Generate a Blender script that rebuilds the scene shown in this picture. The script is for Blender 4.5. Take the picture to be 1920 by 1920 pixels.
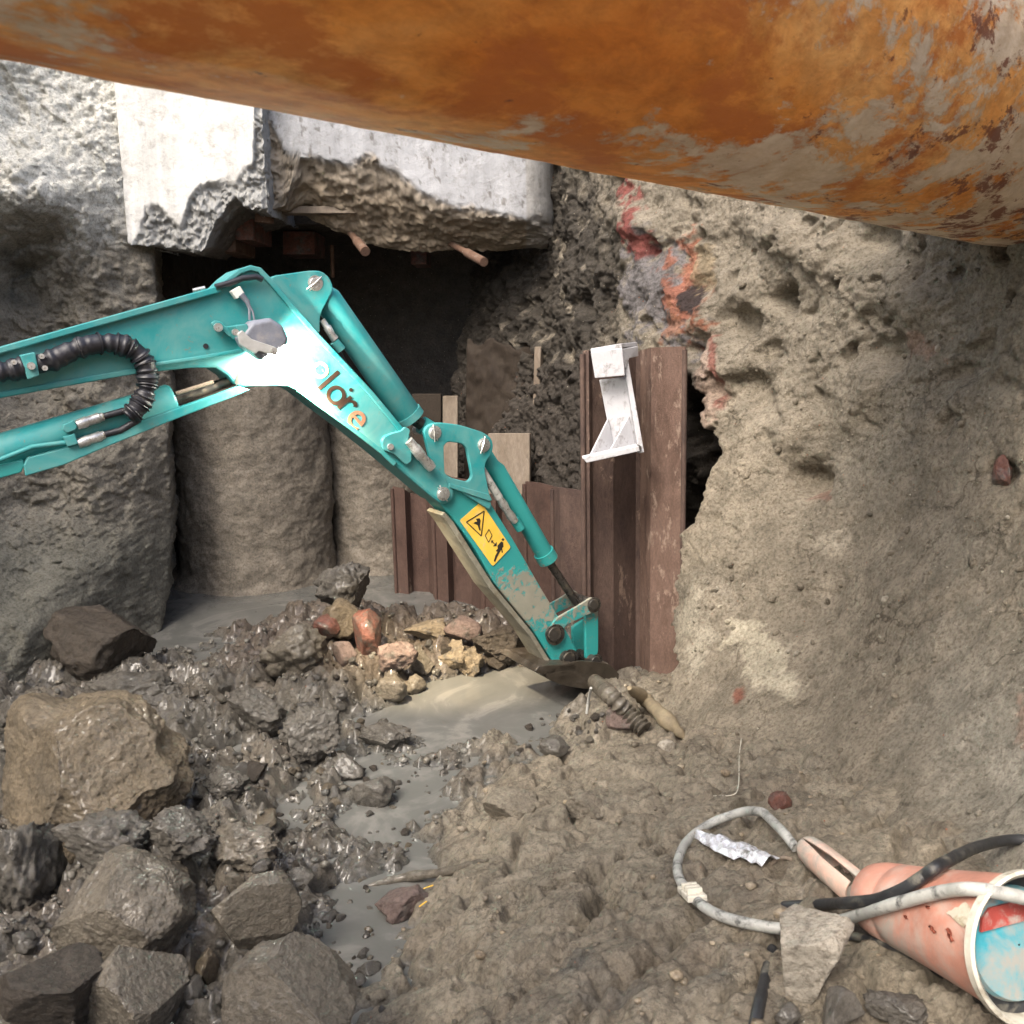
import bpy, bmesh, math, random
import numpy as np
from mathutils import Vector, Matrix, noise as mnoise

scene = bpy.context.scene
for o in list(bpy.data.objects):
    bpy.data.objects.remove(o)
COL = scene.collection
R = math.radians

# ------------------------------------------------------------------ camera
CAM_H, PITCH, ROLL, FOV = 1.7, R(10.0), R(1.2), R(55.0)
FPX = 960.0 / math.tan(FOV / 2)
FW = np.array([0, math.cos(PITCH), -math.sin(PITCH)])
_r0 = np.array([1.0, 0, 0]); _u0 = np.array([0, math.sin(PITCH), math.cos(PITCH)])
RT = math.cos(ROLL) * _r0 - math.sin(ROLL) * _u0
UP = math.cos(ROLL) * _u0 + math.sin(ROLL) * _r0
EYE = np.array([0, 0, CAM_H])
cam_data = bpy.data.cameras.new('camera'); cam = bpy.data.objects.new('camera', cam_data)
COL.objects.link(cam); scene.camera = cam
cam_data.sensor_fit = 'HORIZONTAL'; cam_data.angle = FOV
cam_data.clip_start = 0.05; cam_data.clip_end = 500
M = Matrix.Identity(4)
for i in range(3):
    M[i][0], M[i][1], M[i][2], M[i][3] = RT[i], UP[i], -FW[i], EYE[i]
cam.matrix_world = M
cam_data.dof.use_dof = True; cam_data.dof.focus_distance = 4.6; cam_data.dof.aperture_fstop = 10.0

# ------------------------------------------------------------------ world, sun, exposure
SUN_EL, SUN_AZ = R(48), R(-152)      # azimuth measured from +Y towards +X: behind the camera, to the left
world = bpy.data.worlds.new('World'); scene.world = world; world.use_nodes = True
wn = world.node_tree; bg = wn.nodes['Background']
sky = wn.nodes.new('ShaderNodeTexSky'); sky.sky_type = 'NISHITA'; sky.sun_disc = False
sky.sun_elevation = SUN_EL; sky.sun_rotation = SUN_AZ
sky.air_density = 1.0; sky.dust_density = 5.0; sky.ozone_density = 1.0
wn.links.new(sky.outputs[0], bg.inputs[0]); bg.inputs[1].default_value = 0.15
sd = bpy.data.lights.new('sun', 'SUN'); sd.energy = 1.5; sd.angle = R(28); sd.color = (1.0, 0.96, 0.9)
sun = bpy.data.objects.new('sun', sd); COL.objects.link(sun)
sdir = Vector((math.sin(SUN_AZ) * math.cos(SUN_EL), math.cos(SUN_AZ) * math.cos(SUN_EL), math.sin(SUN_EL)))
sun.rotation_euler = sdir.to_track_quat('Z', 'Y').to_euler(); sun.location = (-4, -6, 14)
scene.view_settings.view_transform = 'Standard'; scene.view_settings.look = 'None'
scene.view_settings.gamma = 1.0; scene.view_settings.use_curve_mapping = False
scene.view_settings.exposure = 1.42
scene.render.engine = 'CYCLES'
scene.cycles.max_bounces = 8; scene.cycles.diffuse_bounces = 4

# ------------------------------------------------------------------ helpers: rays, noise
def ray(px, py):
    d = FW * FPX + RT * (px - 960.0) + UP * (960.0 - py)
    return d / np.linalg.norm(d)
def P(px, py, Y):
    d = ray(px, py); return EYE + d * (Y / d[1])
def G(px, py, z):
    d = ray(px, py); return EYE + d * ((z - CAM_H) / d[2])
def project(p):
    q = np.asarray(p) - EYE
    c = q @ FW
    return 960 + FPX * (q @ RT) / c, 960 - FPX * (q @ UP) / c
def px_size(p):                                   # metres per pixel (1920 frame) at a point
    return float((np.asarray(p) - EYE) @ FW) / FPX

_rng = np.random.RandomState(7)
_perm = np.concatenate([_rng.permutation(256)] * 3).astype(np.int32)
_grad = _rng.normal(size=(256, 3)); _grad /= np.linalg.norm(_grad, axis=1)[:, None]
_grad = (_grad * 1.5).astype(np.float32)
def pn(p):
    p = np.asarray(p, np.float32)
    i = np.floor(p).astype(np.int32); f = p - i
    i &= 255
    w = f * f * f * (f * (f * 6 - 15) + 10)
    out = np.zeros(len(p), np.float32)
    for dx in (0, 1):
        wx = w[:, 0] if dx else 1 - w[:, 0]
        px = _perm[i[:, 0] + dx]
        for dy in (0, 1):
            wy = wx * (w[:, 1] if dy else 1 - w[:, 1])
            py = _perm[px + i[:, 1] + dy]
            for dz in (0, 1):
                wz = wy * (w[:, 2] if dz else 1 - w[:, 2])
                g = _grad[_perm[py + i[:, 2] + dz]]
                out += wz * (g[:, 0] * (f[:, 0] - dx) + g[:, 1] * (f[:, 1] - dy) + g[:, 2] * (f[:, 2] - dz))
    return out
def fbm(p, sc, octv=4, gain=0.5, seed=0.0, mode=None):
    p = np.asarray(p, np.float32) * sc + seed * 17.31
    a, s = 1.0, np.zeros(len(p), np.float32)
    for k in range(octv):
        n = pn(p)
        if mode == 'ridge': n = 1 - 2 * np.abs(n)
        elif mode == 'billow': n = 2 * np.abs(n) - 0.6
        s += a * n; a *= gain; p = p * 2.03 + 5.7
    return s
def sstep(a, b, x):
    t = np.clip((x - a) / (b - a), 0, 1); return t * t * (3 - 2 * t)
class TPS:
    def __init__(s, xy, v, lam=1e-3):
        s.xy = np.asarray(xy, float); v = np.asarray(v, float); n = len(v)
        K = s.k(s.xy) + lam * np.eye(n)
        Pm = np.hstack([np.ones((n, 1)), s.xy])
        A = np.zeros((n + 3, n + 3)); A[:n, :n] = K; A[:n, n:] = Pm; A[n:, :n] = Pm.T
        sol = np.linalg.solve(A, np.concatenate([v, np.zeros(3)])); s.w = sol[:n]; s.a = sol[n:]
    def k(s, q):
        r2 = ((q[:, None, :] - s.xy[None]) ** 2).sum(2)
        return 0.5 * r2 * np.log(r2 + 1e-9)
    def __call__(s, q):
        q = np.asarray(q, float); out = np.empty(len(q))
        for i in range(0, len(q), 40000):
            c = q[i:i + 40000]; out[i:i + 40000] = s.k(c) @ s.w + s.a[0] + c @ s.a[1:]
        return out
def inpoly(x, y, poly):
    r = np.zeros(len(x), bool); n = len(poly)
    for i in range(n):
        x0, y0 = poly[i]; x1, y1 = poly[(i + 1) % n]
        if y0 == y1: continue
        c = ((y0 > y) != (y1 > y)) & (x < (x1 - x0) * (y - y0) / (y1 - y0) + x0); r ^= c
    return r

# ------------------------------------------------------------------ helpers: objects
WLOC = {}
def tag(o, label=None, cat=None, group=None, kind=None):
    if label: o['label'] = label
    if cat: o['category'] = cat
    if group: o['group'] = group
    if kind: o['kind'] = kind
    return o
def empty(name, loc):
    o = bpy.data.objects.new(name, None); COL.objects.link(o); o.location = Vector(loc)
    o.empty_display_size = 0.1; WLOC[o.name] = np.array(loc, float); return o
def link(o, parent, wloc):
    COL.objects.link(o)
    if parent is not None:
        o.parent = parent; o.location = Vector(np.asarray(wloc, float) - WLOC[parent.name])
    else:
        o.location = Vector(wloc)
    WLOC[o.name] = np.array(wloc, float)
    return o
def mobj(name, verts, faces, mat, parent=None, smooth=False, bevel=0, sharp=None):
    v = np.asarray(verts, float); c = (v.min(0) + v.max(0)) / 2
    if parent is None: c[2] = v[:, 2].min()
    me = bpy.data.meshes.new(name)
    me.from_pydata((v - c).tolist(), [], [tuple(f) for f in faces]); me.validate(); me.update()
    bm = bmesh.new(); bm.from_mesh(me); bmesh.ops.recalc_face_normals(bm, faces=bm.faces); bm.to_mesh(me); bm.free()
    if smooth:
        me.polygons.foreach_set('use_smooth', [True] * len(me.polygons))
        if sharp: me.set_sharp_from_angle(angle=R(sharp))
    me.materials.append(mat)
    o = bpy.data.objects.new(name, me); link(o, parent, c)
    if bevel:
        b = o.modifiers.new('bevel', 'BEVEL'); b.width = bevel; b.segments = 2; b.limit_method = 'ANGLE'; b.angle_limit = R(35)
        b.harden_normals = False
    return o
def grid_obj(name, V, nu, nv, mat, col=None, parent=None, flip=False):
    """V: (nu*nv,3) world points, row-major (i*nv+j)"""
    i, j = np.meshgrid(np.arange(nu - 1), np.arange(nv - 1), indexing='ij')
    a = (i * nv + j).ravel(); q = np.stack([a, a + nv, a + nv + 1, a + 1], 1)
    if flip: q = q[:, ::-1]
    return raw_mesh(name, V, q, mat, col, parent)
def raw_mesh(name, V, q, mat, col=None, parent=None):
    c = (V.min(0) + V.max(0)) / 2; c[2] = V[:, 2].min()
    me = bpy.data.meshes.new(name); n = len(V); m = len(q); k = q.shape[1]
    me.vertices.add(n); me.vertices.foreach_set('co', (V - c).astype(np.float32).ravel())
    me.loops.add(m * k); me.loops.foreach_set('vertex_index', np.ascontiguousarray(q).astype(np.int32).ravel())
    me.polygons.add(m); me.polygons.foreach_set('loop_start', np.arange(0, m * k, k, dtype=np.int32))
    me.polygons.foreach_set('use_smooth', np.ones(m, bool))
    me.update(calc_edges=True)
    if col is not None:
        at = me.color_attributes.new('tint', 'FLOAT_COLOR', 'POINT')
        at.data.foreach_set('color', (col if col.shape[1] == 4 else np.hstack([col, np.ones((n, 1))])).astype(np.float32).ravel())
    me.materials.append(mat)
    o = bpy.data.objects.new(name, me); return link(o, parent, c)
def tube_mesh(path, rad, seg=14, cap=True):
    path = np.asarray(path, float); n = len(path)
    rad = np.full(n, rad, float) if np.isscalar(rad) else np.asarray(rad, float)
    T = np.gradient(path, axis=0); T /= np.linalg.norm(T, axis=1)[:, None] + 1e-12
    a = np.array([0, 0, 1.0]) if abs(T[0][2]) < 0.9 else np.array([1.0, 0, 0])
    N = np.cross(T[0], a); N /= np.linalg.norm(N); V = []
    for i in range(n):
        N = N - T[i] * (N @ T[i]); N /= np.linalg.norm(N); B = np.cross(T[i], N)
        for s in range(seg):
            t = 2 * math.pi * s / seg; V.append(path[i] + rad[i] * (math.cos(t) * N + math.sin(t) * B))
    F = [(i * seg + s, i * seg + (s + 1) % seg, (i + 1) * seg + (s + 1) % seg, (i + 1) * seg + s) for i in range(n - 1) for s in range(seg)]
    if cap: F += [tuple(range(seg))[::-1], tuple((n - 1) * seg + s for s in range(seg))]
    return V, F
def tube(name, path, rad, mat, parent=None, seg=14, smooth=True):
    V, F = tube_mesh(path, rad, seg); return mobj(name, V, F, mat, parent, smooth, sharp=50)
def spline(pts, n=8):
    pts = np.asarray(pts, float); out = []
    p = np.vstack([2 * pts[0] - pts[1], pts, 2 * pts[-1] - pts[-2]])
    for i in range(1, len(p) - 2):
        for t in np.linspace(0, 1, n, endpoint=False):
            a, b, c, d = p[i - 1], p[i], p[i + 1], p[i + 2]
            out.append(0.5 * (2 * b + (c - a) * t + (2 * a - 5 * b + 4 * c - d) * t * t + (3 * b - a - 3 * c + d) * t ** 3))
    out.append(p[-2]); return np.array(out)
def box_mesh(c, ax, ay, az):
    c, ax, ay, az = [np.asarray(k, float) for k in (c, ax, ay, az)]
    V = [c + sx * ax + sy * ay + sz * az for sx in (-1, 1) for sy in (-1, 1) for sz in (-1, 1)]
    F = [(0, 1, 3, 2), (4, 6, 7, 5), (0, 4, 5, 1), (2, 3, 7, 6), (0, 2, 6, 4), (1, 5, 7, 3)]
    return V, F
def join(*vf):
    V, F = [], []
    for v, f in vf:
        n = len(V); V += list(v); F += [tuple(i + n for i in q) for q in f]
    return V, F

# ------------------------------------------------------------------ materials
def mat_new(name):
    m = bpy.data.materials.new(name); m.use_nodes = True
    nt = m.node_tree; b = nt.nodes['Principled BSDF']; return m, nt, b
def nnode(nt, typ, **kw):
    n = nt.nodes.new(typ)
    for k, v in kw.items():
        if k in n.inputs: n.inputs[k].default_value = v
        else: setattr(n, k, v)
    return n
def ramp(nt, src, stops):
    r = nt.nodes.new('ShaderNodeValToRGB'); nt.links.new(src, r.inputs[0])
    e = r.color_ramp.elements
    while len(e) < len(stops): e.new(0.5)
    for k, (p, c) in zip(e, stops):
        k.position = p; k.color = (*c, 1) if len(c) == 3 else c
    return r.outputs[0]
def noise_tex(nt, scale, detail=5, rough=0.6, dist=0.0, vec=None):
    n = nnode(nt, 'ShaderNodeTexNoise', Scale=scale, Detail=detail, Roughness=rough, Distortion=dist)
    if vec is not None: nt.links.new(vec, n.inputs['Vector'])
    return n.outputs[0]
def objvec(nt, scale=(1, 1, 1), rot=(0, 0, 0)):
    tc = nt.nodes.new('ShaderNodeTexCoord'); mp = nt.nodes.new('ShaderNodeMapping')
    nt.links.new(tc.outputs['Object'], mp.inputs[0]); mp.inputs['Scale'].default_value = scale
    mp.inputs['Rotation'].default_value = rot
    return mp.outputs[0]
def mixc(nt, f, a, b, mode='MIX'):
    m = nt.nodes.new('ShaderNodeMix'); m.data_type = 'RGBA'; m.blend_type = mode
    for s, v in ((0, f), (6, a), (7, b)):
        if hasattr(v, 'is_linked') or hasattr(v, 'links'): nt.links.new(v, m.inputs[s])
        elif s == 0: m.inputs[0].default_value = v
        else: m.inputs[s].default_value = (*v, 1)
    return m.outputs[2]
def bump(nt, b, layers):
    prev = None
    for h, st, d in layers:
        n = nnode(nt, 'ShaderNodeBump', Strength=st, Distance=d); nt.links.new(h, n.inputs['Height'])
        if prev is not None: nt.links.new(prev, n.inputs['Normal'])
        prev = n.outputs[0]
    nt.links.new(prev, b.inputs['Normal'])

def mud_mat(name, base=None, attr=True, rough=(0.35, 0.75), bsc=1.0, speck=True, spec=0.5, contrast=0.5, wet=0.0, muddy=0.0, crk=0):
    m, nt, b = mat_new(name); v = objvec(nt)
    if attr:
        a = nt.nodes.new('ShaderNodeAttribute'); a.attribute_name = 'tint'; base_s = a.outputs['Color']
    else:
        base_s = mixc(nt, noise_tex(nt, 6, 4, vec=v), base[0], base[1])
        if muddy: base_s = mixc(nt, ramp(nt, noise_tex(nt, 16, 7, .7, .3, v), [(.62 - muddy * .3, (0, 0, 0)), (.74 - muddy * .3, (.9,) * 3)]), base_s, (0.10, 0.092, 0.078))
    n1 = noise_tex(nt, 9, 8, 0.7, 0.3, v)
    lo, hi = 1 - contrast * 0.75, 1 + contrast * 0.75
    c = mixc(nt, 1.0, base_s, ramp(nt, n1, [(0.3, (lo, lo, lo * 0.97)), (0.7, (hi, hi, hi))]), 'MULTIPLY')
    n2 = noise_tex(nt, 70, 4, 0.7, 0.0, v)
    c = mixc(nt, 1.0, c, ramp(nt, n2, [(0.32, (0.52, 0.5, 0.47)), (0.55, (1.07, 1.07, 1.07))]), 'MULTIPLY')
    if speck:
        vo = nnode(nt, 'ShaderNodeTexVoronoi', Scale=48); nt.links.new(v, vo.inputs['Vector'])
        hue = nt.nodes.new('ShaderNodeSeparateColor'); nt.links.new(vo.outputs['Color'], hue.inputs[0])
        sp = ramp(nt, vo.outputs['Distance'], [(0.10, (1, 1, 1)), (0.16, (0, 0, 0))])
        gate = ramp(nt, hue.outputs[0], [(0.86, (0, 0, 0)), (0.88, (1, 1, 1))])
        f = mixc(nt, 1.0, sp, gate, 'MULTIPLY')
        c = mixc(nt, f, c, ramp(nt, hue.outputs[1], [(0.0, (0.42, 0.38, 0.30)), (0.7, (0.30, 0.25, 0.18)), (0.95, (0.3, 0.1, 0.05))]))
    crack = None
    if crk:
        dn = nnode(nt, 'ShaderNodeTexNoise', Scale=7.0, Detail=5.0, Roughness=0.65); nt.links.new(v, dn.inputs['Vector'])
        va = nnode(nt, 'ShaderNodeVectorMath', operation='MULTIPLY_ADD'); nt.links.new(dn.outputs['Color'], va.inputs[0]); va.inputs[1].default_value = (.22, .22, .22); nt.links.new(v, va.inputs[2])
        ve = nnode(nt, 'ShaderNodeTexVoronoi', Scale=crk, feature='DISTANCE_TO_EDGE'); nt.links.new(va.outputs[0], ve.inputs['Vector'])
        gate = ramp(nt, noise_tex(nt, 2.6, 4, 0.6, 0.3, v), [(0.45, (0, 0, 0)), (0.6, (1, 1, 1))])
        crack = mixc(nt, 1.0, ramp(nt, ve.outputs['Distance'], [(0.0, (1, 1, 1)), (0.045, (0, 0, 0))]), gate, 'MULTIPLY')
        c = mixc(nt, crack, c, mixc(nt, 1.0, c, (.45, .43, .40), 'MULTIPLY'))
    nt.links.new(c, b.inputs['Base Color'])
    rr = ramp(nt, noise_tex(nt, 14, 5, 0.65, 0.2, v), [(0.35, (rough[0],) * 3), (0.65, (rough[1],) * 3)])
    nt.links.new(rr, b.inputs['Roughness']); b.inputs['Specular IOR Level'].default_value = spec
    if wet:
        cw = ramp(nt, noise_tex(nt, 5, 5, 0.6, 0.4, v), [(0.36, (wet * .25,) * 3), (0.56, (wet,) * 3)])
        if attr:
            mu = nnode(nt, 'ShaderNodeMath', operation='MULTIPLY'); nt.links.new(cw, mu.inputs[0]); nt.links.new(a.outputs['Alpha'], mu.inputs[1]); cw = mu.outputs[0]
        nt.links.new(cw, b.inputs['Coat Weight'])
        b.inputs['Coat Roughness'].default_value = 0.18; b.inputs['Coat IOR'].default_value = 1.4
    bump(nt, b, ([(crack, -.8, .012)] if crack is not None else []) + [(noise_tex(nt, 30, 8, 0.72, 0.2, v), 0.9 * bsc, 0.032), (noise_tex(nt, 150, 4, 0.7, 0.0, v), 0.6 * bsc, 0.007)])
    return m

def plain_mat(name, colr, rough=0.5, metal=0.0, var=0.15, scale=20, bmp=0.0, dirt=None, dirt_amt=0.5, dirt_scale=5):
    m, nt, b = mat_new(name); v = objvec(nt)
    n = noise_tex(nt, scale, 6, 0.65, 0.1, v)
    c = mixc(nt, 1.0, colr, ramp(nt, n, [(0.3, (1 - var,) * 3), (0.7, (1 + var,) * 3)]), 'MULTIPLY')
    rs = ramp(nt, n, [(0.3, (max(rough - .12, .05),) * 3), (0.7, (min(rough + .15, 1),) * 3)])
    if dirt:
        d = ramp(nt, noise_tex(nt, dirt_scale, 9, 0.7, 0.4, v), [(0.62 - dirt_amt * .3, (0, 0, 0)), (0.72 - dirt_amt * .2, (1, 1, 1))])
        c = mixc(nt, d, c, dirt); rs = mixc(nt, d, rs, (0.85,) * 3)
    nt.links.new(c, b.inputs['Base Color']); nt.links.new(rs, b.inputs['Roughness'])
    b.inputs['Metallic'].default_value = metal
    if bmp: bump(nt, b, [(noise_tex(nt, scale * 4, 6, 0.7, 0, v), bmp, 0.006)])
    return m

M_FLOOR = mud_mat('wet_mud_ground', rough=(0.32, 0.72), wet=.8, crk=10)
M_WALL = mud_mat('soil_face', rough=(0.55, 0.9), spec=0.3, contrast=0.5, crk=4.5)
M_LWALL = mud_mat('pile_mud', rough=(0.5, 0.9), spec=0.35, contrast=0.45, speck=False)
M_PILE = mud_mat('pile_concrete', base=((0.20, 0.172, 0.135), (0.13, 0.112, 0.088)), attr=False, rough=(0.55, 0.9), contrast=0.6, speck=False, bsc=.6)
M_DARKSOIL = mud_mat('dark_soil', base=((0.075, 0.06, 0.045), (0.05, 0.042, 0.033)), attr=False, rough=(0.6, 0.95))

def teal_mat():
    m, nt, b = mat_new('teal_paint'); v = objvec(nt)
    n = noise_tex(nt, 9, 6, 0.6, 0.2, v)
    c = mixc(nt, n, (0.011, 0.2, 0.21), (0.018, 0.245, 0.25))
    dust = ramp(nt, noise_tex(nt, 5, 9, 0.72, 0.5, v), [(0.38, (0, 0, 0)), (0.75, (0.7, 0.7, 0.7))])
    c = mixc(nt, dust, c, (0.17, 0.29, 0.26))
    sc = ramp(nt, noise_tex(nt, 40, 6, 0.75, 1.0, v), [(0.61, (0, 0, 0)), (0.67, (0.7, 0.7, 0.7))])
    c = mixc(nt, sc, c, (0.17, 0.15, 0.12))
    nt.links.new(c, b.inputs['Base Color'])
    rr = ramp(nt, n, [(0.3, (0.33,) * 3), (0.7, (0.55,) * 3)]); nt.links.new(mixc(nt, dust, rr, (0.9,) * 3), b.inputs['Roughness'])
    bump(nt, b, [(noise_tex(nt, 60, 5, 0.6, 0, v), 0.15, 0.002)])
    return m
M_TEAL = teal_mat()
def teal_muddy():
    """paint under a crust of mud that grows toward the bucket (object X/Z along the arm)"""
    m, nt, b = mat_new('teal_paint_muddied'); v = objvec(nt)
    ge = nt.nodes.new('ShaderNodeNewGeometry'); sx = nt.nodes.new('ShaderNodeSeparateXYZ'); nt.links.new(ge.outputs['Position'], sx.inputs[0])
    zn = nnode(nt, 'ShaderNodeMath', operation='MULTIPLY'); zn.inputs[1].default_value = 1 / 1.2; nt.links.new(sx.outputs[2], zn.inputs[0])
    mudl = ramp(nt, zn.outputs[0], [(0, (.33,) * 3), (.28, (.36,) * 3), (.40, (.56,) * 3), (.51, (.52,) * 3), (.60, (.33,) * 3), (.78, (.20,) * 3), (1, (.12,) * 3)])
    n = noise_tex(nt, 26, 9, 0.75, 0.4, v)
    add = nnode(nt, 'ShaderNodeMath', operation='ADD'); nt.links.new(n, add.inputs[0]); nt.links.new(mudl, add.inputs[1])
    f = ramp(nt, add.outputs[0], [(0.93, (0, 0, 0)), (0.99, (1, 1, 1))])
    c0 = mixc(nt, noise_tex(nt, 8, 5, vec=v), (0.014, 0.22, 0.215), (0.035, 0.27, 0.25))
    c1 = mixc(nt, noise_tex(nt, 12, 5, vec=v), (0.28, 0.27, 0.21), (0.16, 0.155, 0.12))
    nt.links.new(mixc(nt, f, c0, c1), b.inputs['Base Color'])
    nt.links.new(mixc(nt, f, (0.45,) * 3, (0.8,) * 3), b.inputs['Roughness'])
    bump(nt, b, [(f, 0.6, 0.006), (noise_tex(nt, 90, 5, 0.7, 0, v), 0.3, 0.003)])
    return m
M_TEALMUD = teal_muddy()
M_STEEL = plain_mat('bright_steel', (0.55, 0.55, 0.53), 0.35, 0.8, 0.2, 60, 0.1, (0.2, 0.17, 0.13), 0.35, 40)
M_ROD = plain_mat('dark_rod', (0.06, 0.055, 0.05), 0.3, 0.6, 0.3, 30, 0, (0.13, 0.11, 0.08), 0.4, 20)
M_RUBBER = plain_mat('black_rubber', (0.012, 0.012, 0.016), 0.42, 0, 0.3, 25, 0.25, (0.09, 0.08, 0.065), 0.12, 18)
M_BLACK = plain_mat('black_cable_jacket', (0.02, 0.021, 0.023), 0.45, 0, 0.3, 20, 0.2, (0.14, 0.13, 0.1), 0.25, 14)
M_LAMP = plain_mat('grey_lamp_housing', (0.16, 0.17, 0.2), 0.55, 0, 0.2, 30, 0.1, (0.25, 0.24, 0.24), 0.35, 12)
M_LAMPB = plain_mat('lamp_bracket_grey', (0.42, 0.42, 0.4), 0.5, 0.2, 0.15, 30)
M_WHITEPLUG = plain_mat('white_connector', (0.6, 0.6, 0.55), 0.5, 0, 0.1, 30)
M_HOSE = plain_mat('grey_hose', (0.36, 0.36, 0.33), 0.5, 0, 0.35, 14, 0.2, (0.06, 0.06, 0.055), 0.35, 16)
M_CREAM = plain_mat('cream_plastic', (0.58, 0.55, 0.46), 0.5, 0, 0.15, 20, 0.1, (0.2, 0.18, 0.14), 0.3, 25)
M_FOIL = plain_mat('crumpled_film', (0.62, 0.63, 0.66), 0.3, 0.3, 0.2, 20, 0.3, (0.13, 0.12, 0.1), 0.4, 22)
M_YELLOW = plain_mat('decal_yellow', (0.75, 0.47, 0.06), 0.45, 0, 0.1, 12, 0, (0.55, 0.42, 0.18), 0.35, 20)
M_DECALBLACK = plain_mat('decal_black', (0.02, 0.017, 0.012), 0.5)
M_PRINT = plain_mat('lettering_brown', (0.028, 0.014, 0.007), 0.5)
M_PRINT2 = plain_mat('lettering_peach', (0.34, 0.15, 0.085), 0.5)
M_PRINT3 = plain_mat('lettering_pale', (0.5, 0.3, 0.14), 0.5)
M_BRACKET = plain_mat('white_painted_steel', (0.40, 0.40, 0.42), 0.5, 0, 0.15, 8, 0.2, (0.17, 0.16, 0.15), 0.34, 11)

def rust_mat(name, cols, pale, pale_amt, scale=3.0, stretch=(1, 1, 1), rot=(0, 0, 0), bstr=0.5, rough=0.8, pdist=0.9):
    m, nt, b = mat_new(name); v = objvec(nt, stretch, rot)
    n = noise_tex(nt, scale, 9, 0.68, 0.5, v)
    st = [(0.28 + 0.44 * i / (len(cols) - 1), c) for i, c in enumerate(cols)]
    c = ramp(nt, n, st)
    c = mixc(nt, 1.0, c, ramp(nt, noise_tex(nt, scale * 14, 6, 0.7, 0.2, v), [(0.3, (0.72,) * 3), (0.7, (1.15,) * 3)]), 'MULTIPLY')
    pm = ramp(nt, noise_tex(nt, scale * 1.5, 10, 0.72, pdist, v), [(0.66 - pale_amt * .3, (0, 0, 0)), (0.70 - pale_amt * .22, (0.85,) * 3)])
    c = mixc(nt, pm, c, pale)
    dk = ramp(nt, noise_tex(nt, scale * 5, 8, 0.75, 0.6, v), [(0.66, (0, 0, 0)), (0.72, (0.8,) * 3)])
    c = mixc(nt, dk, c, (0.09, 0.03, 0.018))
    nt.links.new(c, b.inputs['Base Color']); b.inputs['Roughness'].default_value = rough; b.inputs['Specular IOR Level'].default_value = 0.3
    bump(nt, b, [(pm, 0.35 * bstr, 0.008), (noise_tex(nt, scale * 20, 7, 0.75, 0, v), bstr, 0.006)])
    return m
M_SHEET = rust_mat('sheet_pile_rust', [(0.036, 0.025, 0.022), (0.068, 0.044, 0.036), (0.1, 0.066, 0.052), (0.066, 0.045, 0.04)], (0.26, 0.185, 0.14), 0.16, 3.2, (1.4, 1.4, 0.8), bstr=1.0, pdist=.2)
M_SHEETL = rust_mat('sheet_pile_flaking', [(0.07, 0.042, 0.032), (0.12, 0.074, 0.055), (0.165, 0.105, 0.08), (0.1, 0.065, 0.05)], (0.3, 0.22, 0.17), 0.36, 7, (1.6, 1.6, 0.7), bstr=1.2, pdist=.1)
M_SHEET2 = rust_mat('sheet_pile_rust_dark', [(0.034, 0.021, 0.016), (0.066, 0.038, 0.029), (0.088, 0.053, 0.041), (0.052, 0.034, 0.028)], (0.3, 0.22, 0.16), 0.10, 3.4, (1.4, 1.4, 0.8), bstr=1.0, pdist=.2)
M_MUDBOARD = rust_mat('shaded_muddy_board', [(0.016, 0.011, 0.008), (0.026, 0.018, 0.012), (0.034, 0.025, 0.017), (0.02, 0.015, 0.011)], (0.08, 0.065, 0.05), 0.1, 3, (1.4, 1.4, 0.8), bstr=1.0)  # mud brown, darkened further to stand for the shade in the cavity
M_BOARD = rust_mat('muddy_board', [(0.1, 0.075, 0.055), (0.17, 0.135, 0.1), (0.22, 0.18, 0.14), (0.13, 0.1, 0.075)], (0.28, 0.24, 0.19), 0.15, 3, (1.5, 1.5, 0.6))
M_REBAR = rust_mat('rusty_bar', [(0.07, 0.04, 0.028), (0.13, 0.075, 0.05), (0.17, 0.13, 0.1)], (0.4, 0.35, 0.3), 0.2, 12)
M_BRICK = mud_mat('red_brick', base=((0.2, 0.075, 0.05), (0.13, 0.055, 0.04)), attr=False, muddy=.45, wet=.5, rough=(0.4, 0.75), speck=False)
M_ROCKG = mud_mat('wet_grey_rock', base=((0.15, 0.136, 0.114), (0.078, 0.07, 0.058)), attr=False, wet=.7, rough=(0.3, 0.7), speck=False)
M_ROCKB = mud_mat('wet_brown_rock', base=((0.155, 0.134, 0.102), (0.085, 0.072, 0.054)), attr=False, bsc=.75, wet=.7, rough=(0.3, 0.7), speck=False)
M_ROCKT = mud_mat('tan_rock', base=((0.19, 0.145, 0.088), (0.105, 0.088, 0.064)), attr=False, wet=.6, rough=(0.3, 0.75), speck=False)
M_ROCKD = mud_mat('dark_rock', base=((0.075, 0.06, 0.045), (0.05, 0.04, 0.03)), attr=False, rough=(0.3, 0.7), speck=False)
M_ROCKP = mud_mat('pale_rock', base=((0.5, 0.45, 0.37), (0.38, 0.34, 0.28)), attr=False, rough=(0.45, 0.85), speck=False)
M_ROCKY = mud_mat('ochre_rock', base=((0.25, 0.2, 0.13), (0.17, 0.135, 0.095)), attr=False, muddy=.35, rough=(0.4, 0.8), speck=False)
M_BANKROCK = mud_mat('mud_caked_stone', base=((0.27, 0.232, 0.175), (0.2, 0.172, 0.13)), attr=False, rough=(0.5, 0.85), speck=False)
M_ROCKR = mud_mat('purplish_rock', base=((0.2, 0.14, 0.12), (0.15, 0.11, 0.095)), attr=False, muddy=.35, rough=(0.45, 0.8), speck=False)

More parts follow.
